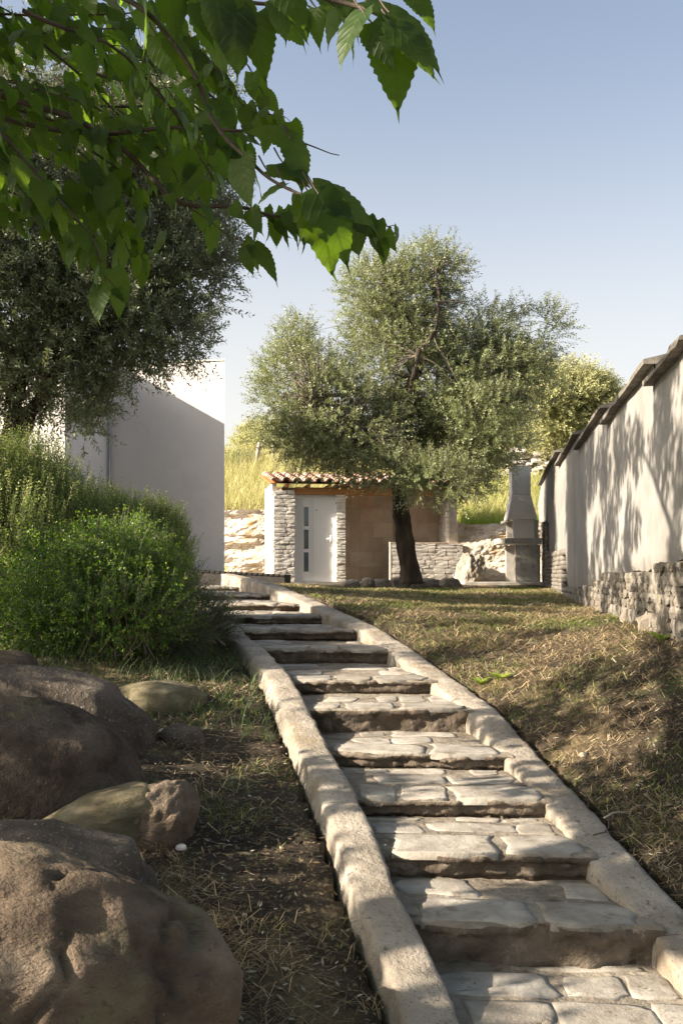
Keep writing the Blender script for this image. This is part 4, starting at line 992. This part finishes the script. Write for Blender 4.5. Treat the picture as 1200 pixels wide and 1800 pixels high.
# ------------------------------------------------------------------ shrubs
def shrub(name, base, label, lobes, n, mode, m, seed, **kw):
    root = empty(name, base); tag(root, label, 'shrub'); r = np.random.default_rng(seed)
    o, d = in_lobes(lobes, n, seed, kw.get('inner', .6), kw.get('thresh', -.6), kw.get('ns', 2.2), .42)
    up = kw.get('up', 1.2); d = nz(d * kw.get('out', .45) + np.array([0, 0, up]) + r.normal(size=d.shape) * kw.get('jit', .22))
    ln = kw['ln'] * (.6 + .8 * r.random(len(o)))
    sp = sprigs(o, d, ln, kw['k'], kw['L'], kw['W'], seed, spread=kw.get('spread', .6), droop=0, fwd=kw.get('fwd', .8), tip_tint=.38)  # sprig tips tinted lighter: new growth plus sunlit tips put into the colour
    tm = MB(); twig_strips(tm, o, d, ln, .0022)
    tag(obj('stems', tm.mesh('stems', False), M['twig'], root), kind='stuff')
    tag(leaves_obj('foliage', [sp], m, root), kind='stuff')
    C = np.array([l[0] for l in lobes]); mb = MB(); bs = np.array(base, float)
    for c in C:
        for _ in range(5):
            a = bs + [r.normal() * .12, r.normal() * .12, 0]; e = c + r.normal(size=3) * .15
            mb.tube(curve([a, (a + e) / 2 + r.normal(size=3) * .08, e], 8), np.linspace(.012, .004, 8), 4, False)
    tag(obj('branches', mb.mesh('branches', True), M['twig'], root), kind='stuff')
    return root
def pl(px, py, D, rx, rz, ry=None): return (at(px, py, D), (rx / F * D, ry if ry else rx / F * D * .9, rz / F * D))
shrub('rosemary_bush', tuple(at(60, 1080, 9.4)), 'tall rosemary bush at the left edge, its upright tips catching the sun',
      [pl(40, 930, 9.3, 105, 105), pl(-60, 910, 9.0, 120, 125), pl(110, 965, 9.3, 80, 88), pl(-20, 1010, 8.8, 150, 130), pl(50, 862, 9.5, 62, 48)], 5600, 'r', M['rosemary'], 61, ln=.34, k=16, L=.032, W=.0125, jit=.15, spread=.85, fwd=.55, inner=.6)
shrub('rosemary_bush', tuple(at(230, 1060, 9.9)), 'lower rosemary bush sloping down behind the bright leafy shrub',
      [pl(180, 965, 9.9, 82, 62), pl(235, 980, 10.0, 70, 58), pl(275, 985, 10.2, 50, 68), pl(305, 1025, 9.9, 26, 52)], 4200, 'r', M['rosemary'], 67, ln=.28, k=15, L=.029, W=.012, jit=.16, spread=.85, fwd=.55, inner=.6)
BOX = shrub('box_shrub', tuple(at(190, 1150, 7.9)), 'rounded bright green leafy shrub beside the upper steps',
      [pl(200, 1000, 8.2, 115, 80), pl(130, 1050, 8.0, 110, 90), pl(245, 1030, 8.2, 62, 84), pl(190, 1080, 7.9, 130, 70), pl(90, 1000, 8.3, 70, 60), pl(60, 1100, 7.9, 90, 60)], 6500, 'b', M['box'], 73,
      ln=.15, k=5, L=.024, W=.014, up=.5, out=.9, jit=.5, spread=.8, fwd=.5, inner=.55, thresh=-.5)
shrub('small_shrub', tuple(at(345, 1130, 8.5)), 'dark feathery low shrub spilling over the left kerb',
      [pl(340, 1090, 8.8, 55, 48), pl(300, 1110, 8.3, 60, 55), pl(370, 1105, 8.7, 32, 32), pl(320, 1045, 9.2, 28, 38)], 1900, 'b', M['bushgrass'], 79, ln=.2, k=8, L=.03, W=.0045, up=.6, out=.9, jit=.4)

# ------------------------------------------------------------------ grass, straw, litter
def scatter(n, x0, x1, y0, y1, seed, near=0.0):
    r = np.random.default_rng(seed); u = r.random(n); y = y0 + (y1 - y0) * (u ** (1 + near)); x = x0 + (x1 - x0) * r.random(n); return x, y, r
def on_soil(x, y, pad=.0): return ~((x > xL(y) - .24 - pad) & (x < xR(y) + .27 + pad)) & (x < xW(y) - .04 + 1.0 * np.clip(6.2 - y, 0, 4))
def put_blades(name, x, y, h, w, lean, tint, m, seed, dz=-.01, bend=.5, label=None, cat=None):
    p = np.stack([x, y, ground_full(x, y) + dz], 1); V, Qb, T = blades(p, h, w, lean, tint, seed, bend)
    o = obj(name, mesh_np(name, V, Qb, smooth=False, tint=T), m); tag(o, label, cat, kind='stuff'); return o
# lawn blades, patchy
n = 150000; x, y, r = scatter(n, -3.2, 4.6, 2.8, 22.2, 3, .9)
pp = np.stack([x, y, 0 * x], 1); pat = fbm(pp * 1.2, 3, 77) + .5 * fbm(pp * 4, 2, 78)
k_ = on_soil(x, y, .0) & (pat > .02 + .35 * (r.random(n) - .5) - .12 * (y > 9) + .3 * (x < xL(y))); x, y = x[k_], y[k_]; m_ = len(x)
put_blades('lawn_grass', x, y, (.02 + .045 * r.random(m_)) * (1 + .02 * (y - 4)), .0028 + .0006 * y, .6 + .8 * r.random(m_), r.random(m_), M['grass'], 5, label='patchy short green grass on the soil beside the steps', cat='grass')
# dry straw lying flat
n = 130000; x, y, r = scatter(n, -3.2, 4.6, 2.8, 22.2, 8, .9)
pp = np.stack([x, y, 0 * x], 1); pat = fbm(pp * 1.5, 3, 87) + .4 * fbm(pp * 5, 2, 88)
k_ = on_soil(x, y) & (pat > -.05 - .12 * (x > 0) * (y > 6) + .34 * (x < xL(y)) + .4 * (r.random(n) - .5)); x, y = x[k_], y[k_]; m_ = len(x)
put_blades('dry_straw', x, y, (.03 + .055 * r.random(m_)), .0026 + .0005 * y, 1.6 + 1.4 * r.random(m_), r.random(m_), M['straw'], 9, dz=.0, bend=.9, label='dry mown straw strewn over the soil and lawn', cat='straw')
# fallen leaves
n = 60000; x, y, r = scatter(n, -3.2, 4.2, 2.6, 16, 18, .9); k_ = on_soil(x, y); x, y = x[k_], y[k_]; m_ = len(x)
p = np.stack([x, y, ground_full(x, y) + .006 + .01 * r.random(m_)], 1); ax = nz(np.stack([r.normal(size=m_), r.normal(size=m_), .35 * r.normal(size=m_)], 1)); nr = nz(np.stack([.4 * r.normal(size=m_), .4 * r.normal(size=m_), np.ones(m_)], 1))
o = leaves_obj('leaf_litter', [leaf_arrays(p, ax, nr, .022 + .03 * r.random(m_), .006 + .009 * r.random(m_), r.random(m_))], M['litter']); tag(o, 'fallen olive leaves and clippings on the soil', 'leaf litter', kind='stuff')
# a few leaves and grit on the steps
n = 900; x, y, r = scatter(n, -1.5, 1.6, 3.0, 12, 28, .5); k_ = (x > xL(y) + .02) & (x < xR(y) - .02); x, y = x[k_], y[k_]; m_ = len(x)
i_ = np.searchsorted(ND, y - .03, side='right') - 1; keep = (y - ND[i_]) > .05; x, y, i_ = x[keep], y[keep], i_[keep]; m_ = len(x)
p = np.stack([x, y, NZ[i_] + .02], 1); ax = nz(np.stack([r.normal(size=m_), r.normal(size=m_), .1 * r.normal(size=m_)], 1)); nr = np.tile([0, 0, 1.0], (m_, 1))
o = leaves_obj('step_litter', [leaf_arrays(p, ax, nr, .012 + .018 * r.random(m_), .004 + .006 * r.random(m_), r.random(m_))], M['litter']); tag(o, 'small dry leaves scattered on the treads', 'leaf litter', kind='stuff')
# fine dark grass under the shrubs
n = 3000; x, y, r = scatter(n, -2.6, -.2, 6.2, 10.5, 38); k_ = on_soil(x, y, .02) & (x > xL(y) - 2.0); x, y = x[k_], y[k_]; m_ = len(x)
put_blades('shade_grass', x, y, .08 + .14 * r.random(m_), .006, .5 + .6 * r.random(m_), r.random(m_), M['bushgrass'], 39, label='fine dark grass below the shrubs left of the upper steps', cat='grass')
# hill grass
n = 60000; r = np.random.default_rng(48); x = r.uniform(-7, 8.5, n); y = 26.9 + 11 * r.random(n) ** 1.2
foot = 26.3 - .7 * sstep(-1.2, 3, x); k_ = (y > foot + .75) & ~((x > -2.2) & (x < 3.3) & (y < 26.2)); x, y = x[k_], y[k_]; m_ = len(x)
put_blades('hill_grass', x, y, .22 + .4 * r.random(m_), .014, .25 + .4 * r.random(m_), r.random(m_), M['hillgrass'], 49, label='tall yellow grass covering the hillside behind the shed', cat='grass')
n = 16000; x = r.uniform(2.2, 8.0, n); y = 26.2 + 5 * r.random(n)
put_blades('fresh_hill_grass', x, y, .12 + .26 * r.random(n), .016, .3 + .5 * r.random(n), r.random(n), M['freshgrass'], 59, label='fresh green grass on the slope between the olive and the barbecue', cat='grass')
# leafy plants on the lawn
def lawn_point(px, py, D0):
    D = D0
    for _ in range(12):
        q = at(px, py, D); gz = float(ground_full(np.array([q[0]]), np.array([q[1]]))[0]); D = D + (gz - q[2]) * -1.0 * (1 if True else 0) * -1 if False else D - (q[2] - gz) * -2.0
        D = max(3, min(22, D))
    return q[0], q[1], gz
def leafy_plant(x, y, z, size, k, label, seed, m='freshgrass', group=None, up=.8):
    r = np.random.default_rng(seed); root = empty('leafy_plant', (x, y, z)); tag(root, label, 'plant', group)
    for i in range(k):
        a = i / k * 2 * PI + r.random() * .6; h = size * (.7 + .6 * r.random()); d = np.array([math.cos(a), math.sin(a), 0]); s_ = np.array([-math.sin(a), math.cos(a), 0])
        pts = [np.array([x, y, z]) + d * h * t * (.5 + .3 * t) + np.array([0, 0, up * h * (t - .45 * t * t)]) for t in (0, .3, .6, .85, 1)]; wd = np.array([.02, .11, .15, .09, .0]) * h
        V = []; 
        for p_, w_ in zip(pts, wd): V += [p_ - s_ * w_, p_ + np.array([0, 0, -.15 * w_]), p_ + s_ * w_]
        Qp = [[j*3+c, j*3+c+1, (j+1)*3+c+1, (j+1)*3+c] for j in range(4) for c in (0, 1)]
        obj('leaf', mesh_np('leaf', np.array(V), Qp, smooth=True, tint=np.full(8, .3 + .5 * r.random())), M[m], root)
for (x_, y_, lab, sd, sz, kk_) in [(1.02, 7.35, 'bright green leafy rosette on the lawn by the kerb crack, the left one of two', 1, .10, 11), (1.16, 7.3, 'bright green leafy rosette right of its twin by the kerb crack', 2, .12, 12),
                         (2.25, 9.6, 'broad leaved weed spreading in the middle of the lawn near the wall', 3, .08, 8), (2.15, 6.7, 'yellow green weed growing at the foot of the wall by the right edge', 4, .13, 12), (-.72, 6.95, 'small broad leaved weed in the shade left of the kerb', 5, .07, 7),
                         (-.52, 3.9, 'small bright clump beside the grey crumbly rock', 6, .05, 12)]:
    leafy_plant(x_, y_, float(ground_full(np.array([x_]), np.array([y_]))[0]), sz, kk_, lab, sd, 'freshgrass' if sd != 5 else 'grass')
# dead sticks
for k, (px, py, D, ln, a) in enumerate([(1060, 1478, 4.75, .09, .9)]):
    q = at(px, py, D); q[2] = float(tr_(D)) + .018
    mb = MB(); mb.tube([q + [-.05, 0, 0], q + [0, .0, .012], q + [.03, .02, .03], q + [.035, .04, .075]], [.004, .004, .003, .002], 5); mb.tube([q + [0, 0, .012], q + [.05, -.01, .02]], [.003, .002], 5)
    tag(obj('fallen_twig', mb.mesh('fallen_twig', True), M['mtwig']), 'small forked dry twig lying on the right kerb', 'twig')
r = np.random.default_rng(9)
for k, (px, py, D, ln, ang, lab) in enumerate([(300, 1252, 6.1, .35, .1, 'long thin dry stick on the soil left of the stairs'), (1085, 1368, 5.0, .18, .5, 'thin pale stick in the shaded lawn on the right'), (870, 1062, 14, .8, -.2, 'bent pale stick lying on the sunny upper lawn')]):
    q = at(px, py, D); q[2] = float(ground_full(np.array([q[0]]), np.array([q[1]]))[0]) + .025
    d = np.array([math.cos(ang), math.sin(ang), 0]) * ln / 2; mb = MB()
    mb.tube(curve([q - d, q + [0, .02, .015], q + d], 8), np.linspace(.006, .003, 8), 5); tag(obj('dry_stick', mb.mesh('dry_stick', True), M['post']), lab, 'stick')
# dead creeping stems hanging from the leafy shrub
for k in range(7):
    px = 175 + 14 * k + r.normal() * 6; q = at(px, 1050 + 20 * r.random(), 7.55); e = at(px + r.normal() * 18, 1160, 7.4); mid = (q + e) / 2 + [r.normal() * .06, -.03, 0]
    mb = MB(); mb.tube(curve([q, mid, e], 9), .0035, 4); obj('dry_stem', mb.mesh('dry_stem', True), M['straw'], BOX)

# ------------------------------------------------------------------ mulberry: trunk off to the left, boughs overhead
def mulb_leaf(seed, n=20, serr=.05):
    """heart shaped toothed leaf of unit length lying along +Y, 104 triangles"""
    r = np.random.default_rng(seed); V = []; UV = []; rows = []
    cup = .12 + .12 * r.random(); curl = .22 + .25 * r.random(); tw = r.normal() * .1; fold = .1 + .15 * r.random()
    for i in range(n + 1):
        t = i / n; w = .36 * (math.sin(PI * min(1, (t * .93 + .07)) ** .62) ** .8) * (1 - .12 * t) if i < n else 0.0
        w *= 1 + serr * (1 if i % 2 else -1) * (1 if 1 < i < n else 0)
        y = t - (.0 if i else 0.0); z = -curl * t * t
        for c in (-1, -.55, 0, .55, 1):
            yy = y - (.10 * (abs(c) > .9) + .05 * (abs(c) == .55)) * max(0, 1 - t * 4) + .03 * abs(c) * (i % 2) * serr * 8
            zz = z + abs(c) * w * fold - cup * (c * w) ** 2 * 3 + .012 * math.sin(t * 22) * abs(c)
            V.append([c * w + tw * z, yy, zz]); UV.append([.5 + .5 * c * (w / .38 if w else 0), t])
    # drip tip
    V.append([.0, 1.13, -curl * 1.25]); UV.append([.5, 1.0]); Qm = []
    for i in range(n):
        for c in range(4): Qm.append([i*5+c, i*5+c+1, (i+1)*5+c+1, (i+1)*5+c])
    # tip row collapsed: use second last row width for the drip tip
    T = [[n*5-5+4+0, len(V)-1, n*5-5+0+0]]
    T = [[(n-1)*5+3, len(V)-1, (n-1)*5+1]]
    me = mesh_np('leaf', np.array(V), Qm, T, True, tint=np.full(len(Qm) + 1, .5), uv=np.array(UV)); me.materials.append(M['mulb']); return me
LEAVES = [mulb_leaf(s_) for s_ in range(8)]; SMALL = [mulb_leaf(s_, 10, .06) for s_ in range(8)]
LV = [(np.array([v.co[:] for v in me.vertices]), np.array([p.vertices[:] for p in me.polygons if len(p.vertices) == 4]), np.array([p.vertices[:] for p in me.polygons if len(p.vertices) == 3]), np.array([0])) for me in SMALL]
LUV = []
for me in SMALL:
    uvv = np.zeros((len(me.vertices), 2)); 
    for lp_ in me.loops: uvv[lp_.vertex_index] = me.uv_layers[0].data[lp_.index].uv[:]
    LUV.append(uvv)
mul = empty('mulberry_tree', (-5.2, 2.4, -1.0)); tag(mul, 'mulberry tree overhead at the top left, big toothed leaves hanging from long boughs', 'tree')
pending = []      # (position, axis, normal, length)
mtw = MB()
def bough(pts, r0, r1, seed, n=None, every=.055, size=.11, dense=1.0, droop=.9, own=True, leafy0=.1, k=7):
    C = curve(pts, n or 26, .03, seed); R = np.linspace(r0, r1, len(C)); mb = MB(); mb.tube(C, R, k)
    if own: obj('bough', mb.mesh('bough', True), M['mtwig'], mul)
    else: mtw.tube(C, R, 5, False)
    ln = np.concatenate([[0], np.cumsum(np.linalg.norm(np.diff(C, axis=0), axis=1))]); s = leafy0 * ln[-1]; r = np.random.default_rng(seed); sd = 1
    while s < ln[-1]:
        p = np.array([np.interp(s, ln, C[:, i]) for i in range(3)]); t = np.array([np.interp(min(s + .03, ln[-1]), ln, C[:, i]) for i in range(3)]) - p
        t = nz(t + 1e-6); lat = nz(np.cross(t, [0, 0, 1.0]) + 1e-6) * sd; sd = -sd
        if r.random() < dense:
            pd = nz(lat * (.6 + .3 * r.random()) + t * .5 + np.array([0, 0, .15 * r.normal()])); pl_ = .025 + .03 * r.random()
            q = p + pd * pl_; mtw.tube([p, (p + q) / 2 + [0, 0, .004], q], [.0018, .0014, .0014], 3, False)
            ax = nz(lat * .5 + t * .5 + np.array([0, 0, -droop * (.5 + .9 * r.random())]) + r.normal(size=3) * .28)
            nr = nz(np.array([-.15, 0, 1.0]) + lat * .4 + r.normal(size=3) * .45)
            pending.append((q, ax, nr, size * (.65 + .6 * r.random())))
        s += every * (.6 + .8 * r.random())
    return C
# boughs seen in the photograph
bough([at(-260, -160, 2.6), at(60, -60, 2.4), at(215, 0, 2.3), at(275, 35, 2.25), at(310, 75, 2.2), at(350, 140, 2.2), at(370, 195, 2.2), at(400, 240, 2.15), at(440, 280, 2.1), at(475, 310, 2.05), at(545, 347, 2.0)], .0075, .003, 901, 40, .11, .1, .45, leafy0=.35)
bough([at(-300, 190, 3.6), at(-60, 200, 3.5), at(50, 216, 3.4), at(130, 230, 3.4), at(215, 235, 3.3), at(300, 235, 3.3), at(390, 237, 3.25), at(480, 234, 3.2)], .012, .004, 902, 40, .05, .082, .95, leafy0=.2)
bough([at(480, 234, 3.2), at(520, 238, 3.2), at(560, 252, 3.2), at(596, 273, 3.2)], .004, .0015, 903, 12, .1, .05, 0)
bough([at(-120, 130, 3.4), at(100, 200, 3.4), at(200, 255, 3.3), at(260, 310, 3.3), at(300, 347, 3.2), at(340, 366, 3.2), at(420, 370, 3.15), at(470, 384, 3.1), at(530, 390, 3.1), at(600, 395, 3.1), at(672, 408, 3.1)], .012, .002, 904, 44, .045, .075, .95, leafy0=.3)
bough([at(440, 372, 3.2), at(520, 385, 3.15), at(590, 388, 3.1), at(645, 392, 3.1), at(688, 400, 3.1)], .004, .002, 914, 14, .022, .082, 1.0, droop=1.3)
bough([at(440, 380, 3.4), at(500, 375, 3.4), at(570, 380, 3.4), at(620, 395, 3.4)], .003, .0015, 915, 12, .025, .08, 1.0, droop=1.3)
bough([at(-200, 100, 3.0), at(-20, 215, 3.0), at(50, 285, 3.0), at(100, 340, 3.0), at(160, 405, 3.0), at(190, 470, 3.0)], .007, .002, 905, 24, .06, .1, .7)
bough([at(330, 362, 3.2), at(370, 395, 3.2), at(405, 425, 3.15), at(432, 438, 3.1)], .003, .0015, 906, 10, .06, .09, .8)
bough([at(250, -60, 3.8), at(330, 60, 3.8), at(390, 130, 3.8), at(430, 190, 3.75), at(500, 205, 3.7)], .006, .002, 907, 22, .032, .085, 1.0)
bough([at(-100, -120, 1.9), at(250, -70, 1.85), at(480, -30, 1.8), at(640, 5, 1.75), at(690, 38, 1.72)], .008, .003, 908, 30, .08, .12, .55, leafy0=.5)
bough([at(150, -90, 2.2), at(330, -40, 2.1), at(430, 0, 2.05), at(520, 10, 2.0)], .006, .003, 909, 20, .05, .13, .9)
# side shoots that fill the dense upper left
rr = np.random.default_rng(1234)
for k in range(66):
    tx = rr.uniform(-120, 470); ty = rr.uniform(-120, 300 + .45 * max(0, 330 - abs(tx - 160)) )
    if tx > 300: ty = rr.uniform(-100, 60) if rr.random() < .4 else rr.uniform(180, 330)
    D = rr.uniform(2.9, 5.2); e = at(tx, ty, D); L_ = rr.uniform(.5, 1.0); b_ = e + np.array([-L_ * (.7 + .5 * rr.random()), rr.normal() * .3, L_ * rr.uniform(.0, .7)])
    bough([b_, (b_ + e) / 2 + rr.normal(size=3) * .05 + [0, 0, .05], e], .006, .002, 1000 + k, 12, .032, rr.uniform(.066, .09), .95, own=False, leafy0=.15)
for (px, py, D) in [(190, 505, 3.0), (150, 440, 3.2), (230, 450, 3.3), (270, 400, 3.4), (100, 400, 3.3), (210, 380, 3.2), (320, 330, 3.3), (60, 330, 3.2), (0, 300, 3.1), (440, 270, 3.4), (470, 180, 3.8), (420, 300, 3.3), (250, 470, 3.5)]:
    e = at(px, py, D); b_ = e + [-.22, .05, .28]; bough([b_, (b_ + e) / 2 + [.02, 0, .03], e], .004, .0015, int(px + py), 8, .04, .10, 1.0, own=False, leafy0=.1)
# large leaves read one by one from the photograph: stalk, tip, depth, facing
hand = [((688, 48), (704, 172), 1.72, 0), ((692, 46), (783, 110), 1.7, .5), ((684, 22), (794, 88), 1.72, .4), ((653, 40), (681, 110), 1.7, -.3), ((637, 20), (578, 99), 1.72, -.4), ((644, 2), (737, 26), 1.75, .8), ((721, -10), (772, 29), 1.75, .6),
        ((413, 18), (409, 121), 2.0, 0), ((446, 26), (466, 121), 2.0, .2), ((527, 20), (541, 64), 1.9, .2), ((556, 14), (553, 70), 1.9, -.3), ((490, 8), (497, 62), 1.95, 0), ((570, -10), (600, 40), 1.9, .5), ((610, -8), (560, 62), 1.85, -.5), ((590, -12), (640, 40), 1.85, .4),
        ((380, -10), (395, 90), 2.0, .1), ((350, 5), (372, 60), 2.1, .3), ((547, 345), (609, 469), 2.0, .1), ((560, 341), (626, 447), 1.98, .3), ((549, 330), (670, 372), 2.0, .7), ((501, 323), (444, 346), 2.05, -.6), ((497, 286), (556, 312), 2.1, .6), ((470, 300), (548, 300), 2.1, .4),
        ((515, 244), (432, 210), 2.2, .2), ((512, 246), (548, 318), 2.1, .8), ((275, 62), (305, 130), 2.25, -.2), ((300, 70), (355, 132), 2.2, .5), ((345, 138), (300, 150), 2.2, -.4), ((372, 195), (335, 165), 2.2, .1), ((430, 435), (440, 480), 3.1, 0), ((445, 432), (497, 478), 3.1, .5), ((300, 70), (296, 120), 2.4, .3)]
nh = 0
for (b_, t_, D, fc) in hand:
    p0, p1 = at(b_[0], b_[1], D), at(t_[0], t_[1], D - .02); ax = p1 - p0; L_ = np.linalg.norm(ax) / 1.08
    pending.insert(0, (p0, nz(ax), nz(np.array([fc * .7 - .2, -.75, .55]) + rr.normal(size=3) * .1), L_)); nh += 1
    mtw.tube([p0 + np.array([-.02, .02, .04]), p0 + np.array([-.008, .01, .015]), p0], [.0022, .0018, .0016], 4, False)
def basis(ax, nr):
    y = nz(ax); x = nz(np.cross(y, nr)); z = np.cross(x, y); return np.stack([x, y, z], 1)
# the largest in the picture are single leaves, the rest one mass
def inview(p): 
    if p[1] < .3: return False
    px = CX + p[0] / p[1] * F; py = CY - p[2] / p[1] * F; return -40 < px < 1240 and -60 < py < 1840
order = sorted(range(nh, len(pending)), key=lambda i: -(pending[i][3] / max(.3, pending[i][0][1])) * (1 if inview(pending[i][0]) else .001))
single = list(range(nh)) + order[:290 - nh]; ss = set(single)
for i in single:
    p, ax, nr, L_ = pending[i]; B_ = basis(ax, nr); o = bpy.data.objects.new('leaf', LEAVES[i % 8]); COL.objects.link(o)
    wd = L_ * rr.uniform(.85, 1.1); mat = Matrix([[*(B_[0] * [wd, L_, L_]), p[0]], [*(B_[1] * [wd, L_, L_]), p[1]], [*(B_[2] * [wd, L_, L_]), p[2]], [0, 0, 0, 1]])
    o.parent = mul; o.matrix_parent_inverse = Matrix.Translation(-mul.location); o.matrix_basis = mat
VV = []; Q4 = []; Q3 = []; UU = []; TT4 = []; TT3 = []; kk = 0
for i in range(len(pending)):
    if i in ss: continue
    p, ax, nr, L_ = pending[i]; B_ = basis(ax, nr); v, q, t, _ = LV[i % 8]; VV.append((v * L_) @ B_.T + p); Q4.append(q + kk); Q3.append(t + kk); UU.append(LUV[i % 8]); tt = rr.random(); TT4.append(np.full(len(q), tt)); TT3.append(np.full(len(t), tt)); kk += len(v)
me = mesh_np('leaf_mass', np.concatenate(VV), np.concatenate(Q4), np.concatenate(Q3), True, tint=np.concatenate(TT4 + TT3), uv=np.concatenate(UU))
tag(obj('leaf_mass', me, M['mulb'], mul), kind='stuff')
tag(obj('shoots', mtw.mesh('shoots', True), M['mtwig'], mul), kind='stuff')
# trunk, main limbs and the bulk of the crown, which throws the dappled shade
tp = [(-5.2, 2.4, -1.4), (-5.15, 2.45, -.2), (-5.0, 2.5, .8), (-4.9, 2.6, 1.6)]
c = curve(tp, 20, .05, 3); mb = MB(); mb.tube(c, np.linspace(.24, .17, 20), 16); obj('trunk', mb.mesh('trunk', True), M['bark'], mul)
for k, e in enumerate([(-1.6, 3.0, 2.6), (-2.4, 4.8, 3.4), (-3.4, 6.8, 4.2), (-6.5, 5.5, 4.6), (-7.0, 1.0, 3.8), (-3.2, .4, 3.2), (-5.0, 3.2, 5.6), (-1.2, 2.2, 1.9), (.6, .8, 4.6), (1.4, -1.8, 3.9), (-2.2, -1.6, 4.1)]):
    s0 = np.array(tp[-1]) - [0, 0, .1]; e = np.array(e); mid = (s0 + e) / 2 + [0, 0, .45]
    c = curve([s0, mid, e], 18, .08, 60 + k); mb = MB(); mb.tube(c, np.linspace(.1, .018, 18), 8); obj('limb', mb.mesh('limb', True), M['bark'], mul)
# leaf clusters of the crown: (where their shade falls, spread), how many, distance towards the sun
ST = np.array(SUN_TO[:]); P = []; Dd = []; rc = np.random.default_rng(4242)
for (x0, x1, y0, y1, z0, z1, cnt, s0, s1) in CLUSTERS:
    for _ in range(cnt):
        y = rc.uniform(y0, y1)
        if x0 is None: q = np.array([xW(y), y, rc.uniform(z0, z1)])
        else: q = np.array([rc.uniform(x0, x1), y, rc.uniform(z0, z1)])
        lo = s0
        while lo < s1 and (q + ST * lo)[0] / max(.3, (q + ST * lo)[1]) > -.43: lo += .3
        c = q + ST * rc.uniform(lo, max(lo + .4, s1)); rad = rc.uniform(.12, .38); k = int(1150 * rad ** 1.8)
        u = nz(rc.normal(size=(k, 3))) * (rc.random(k) ** .4)[:, None]; P.append(c + u * rad * [1.2, 1.2, .8]); Dd.append(u)
p = np.concatenate(P); d = nz(np.concatenate(Dd) + 1e-4)
keepm = ~((p[:, 1] > .4) & (CX + p[:, 0] / np.maximum(p[:, 1], .4) * F > -30) & (CY - p[:, 2] / np.maximum(p[:, 1], .4) * F > -40) & (CY - p[:, 2] / np.maximum(p[:, 1], .4) * F < 1840)) & (p[:, 2] > ground_z(p[:, 0], p[:, 1]) + .2)
p, d = p[keepm], d[keepm]; ax = nz(d * .5 + [0, 0, -.6] + rng.normal(size=p.shape) * .5); nr = nz(np.array([-.2, 0, 1.0]) + rng.normal(size=p.shape) * .5)
v, q, t = leaf_arrays(p, ax, nr, .08 + .06 * rng.random(len(p)), .07 + .04 * rng.random(len(p)), rng.random(len(p)))
ov = [((.2, .6, 4.6), (3.6, 3.4, .8)), ((-2.6, -1.6, 4.2), (3.0, 3.0, 1.0)), ((1.6, -2.0, 3.9), (2.6, 2.6, 1.1)), ((-3.8, .6, 4.9), (2.6, 2.6, .8)), ((-1.0, 3.0, 5.3), (3.4, 2.6, .7))]  # unseen crown lobes overhead and behind the camera, added to block sky light
p2, d2 = in_lobes(ov, 13000, 77, .2, -.3, 1.2)
k2 = ~((p2[:, 1] > .4) & (CY - p2[:, 2] / np.maximum(p2[:, 1], .4) * F > -60)); p2, d2 = p2[k2], d2[k2]
ax2 = nz(d2 * .4 + [0, 0, -.5] + rng.normal(size=p2.shape) * .5); nr2 = nz(np.array([0, 0, 1.0]) + rng.normal(size=p2.shape) * .4)
v2, q2, t2 = leaf_arrays(p2, ax2, nr2, .11 + .06 * rng.random(len(p2)), .1 + .04 * rng.random(len(p2)), rng.random(len(p2)))
tag(leaves_obj('crown', [(v, q, t), (v2, q2, t2)], M['canopy'], mul), kind='stuff')
for o in bpy.data.objects:
    if '_local' in o: del o['_local']
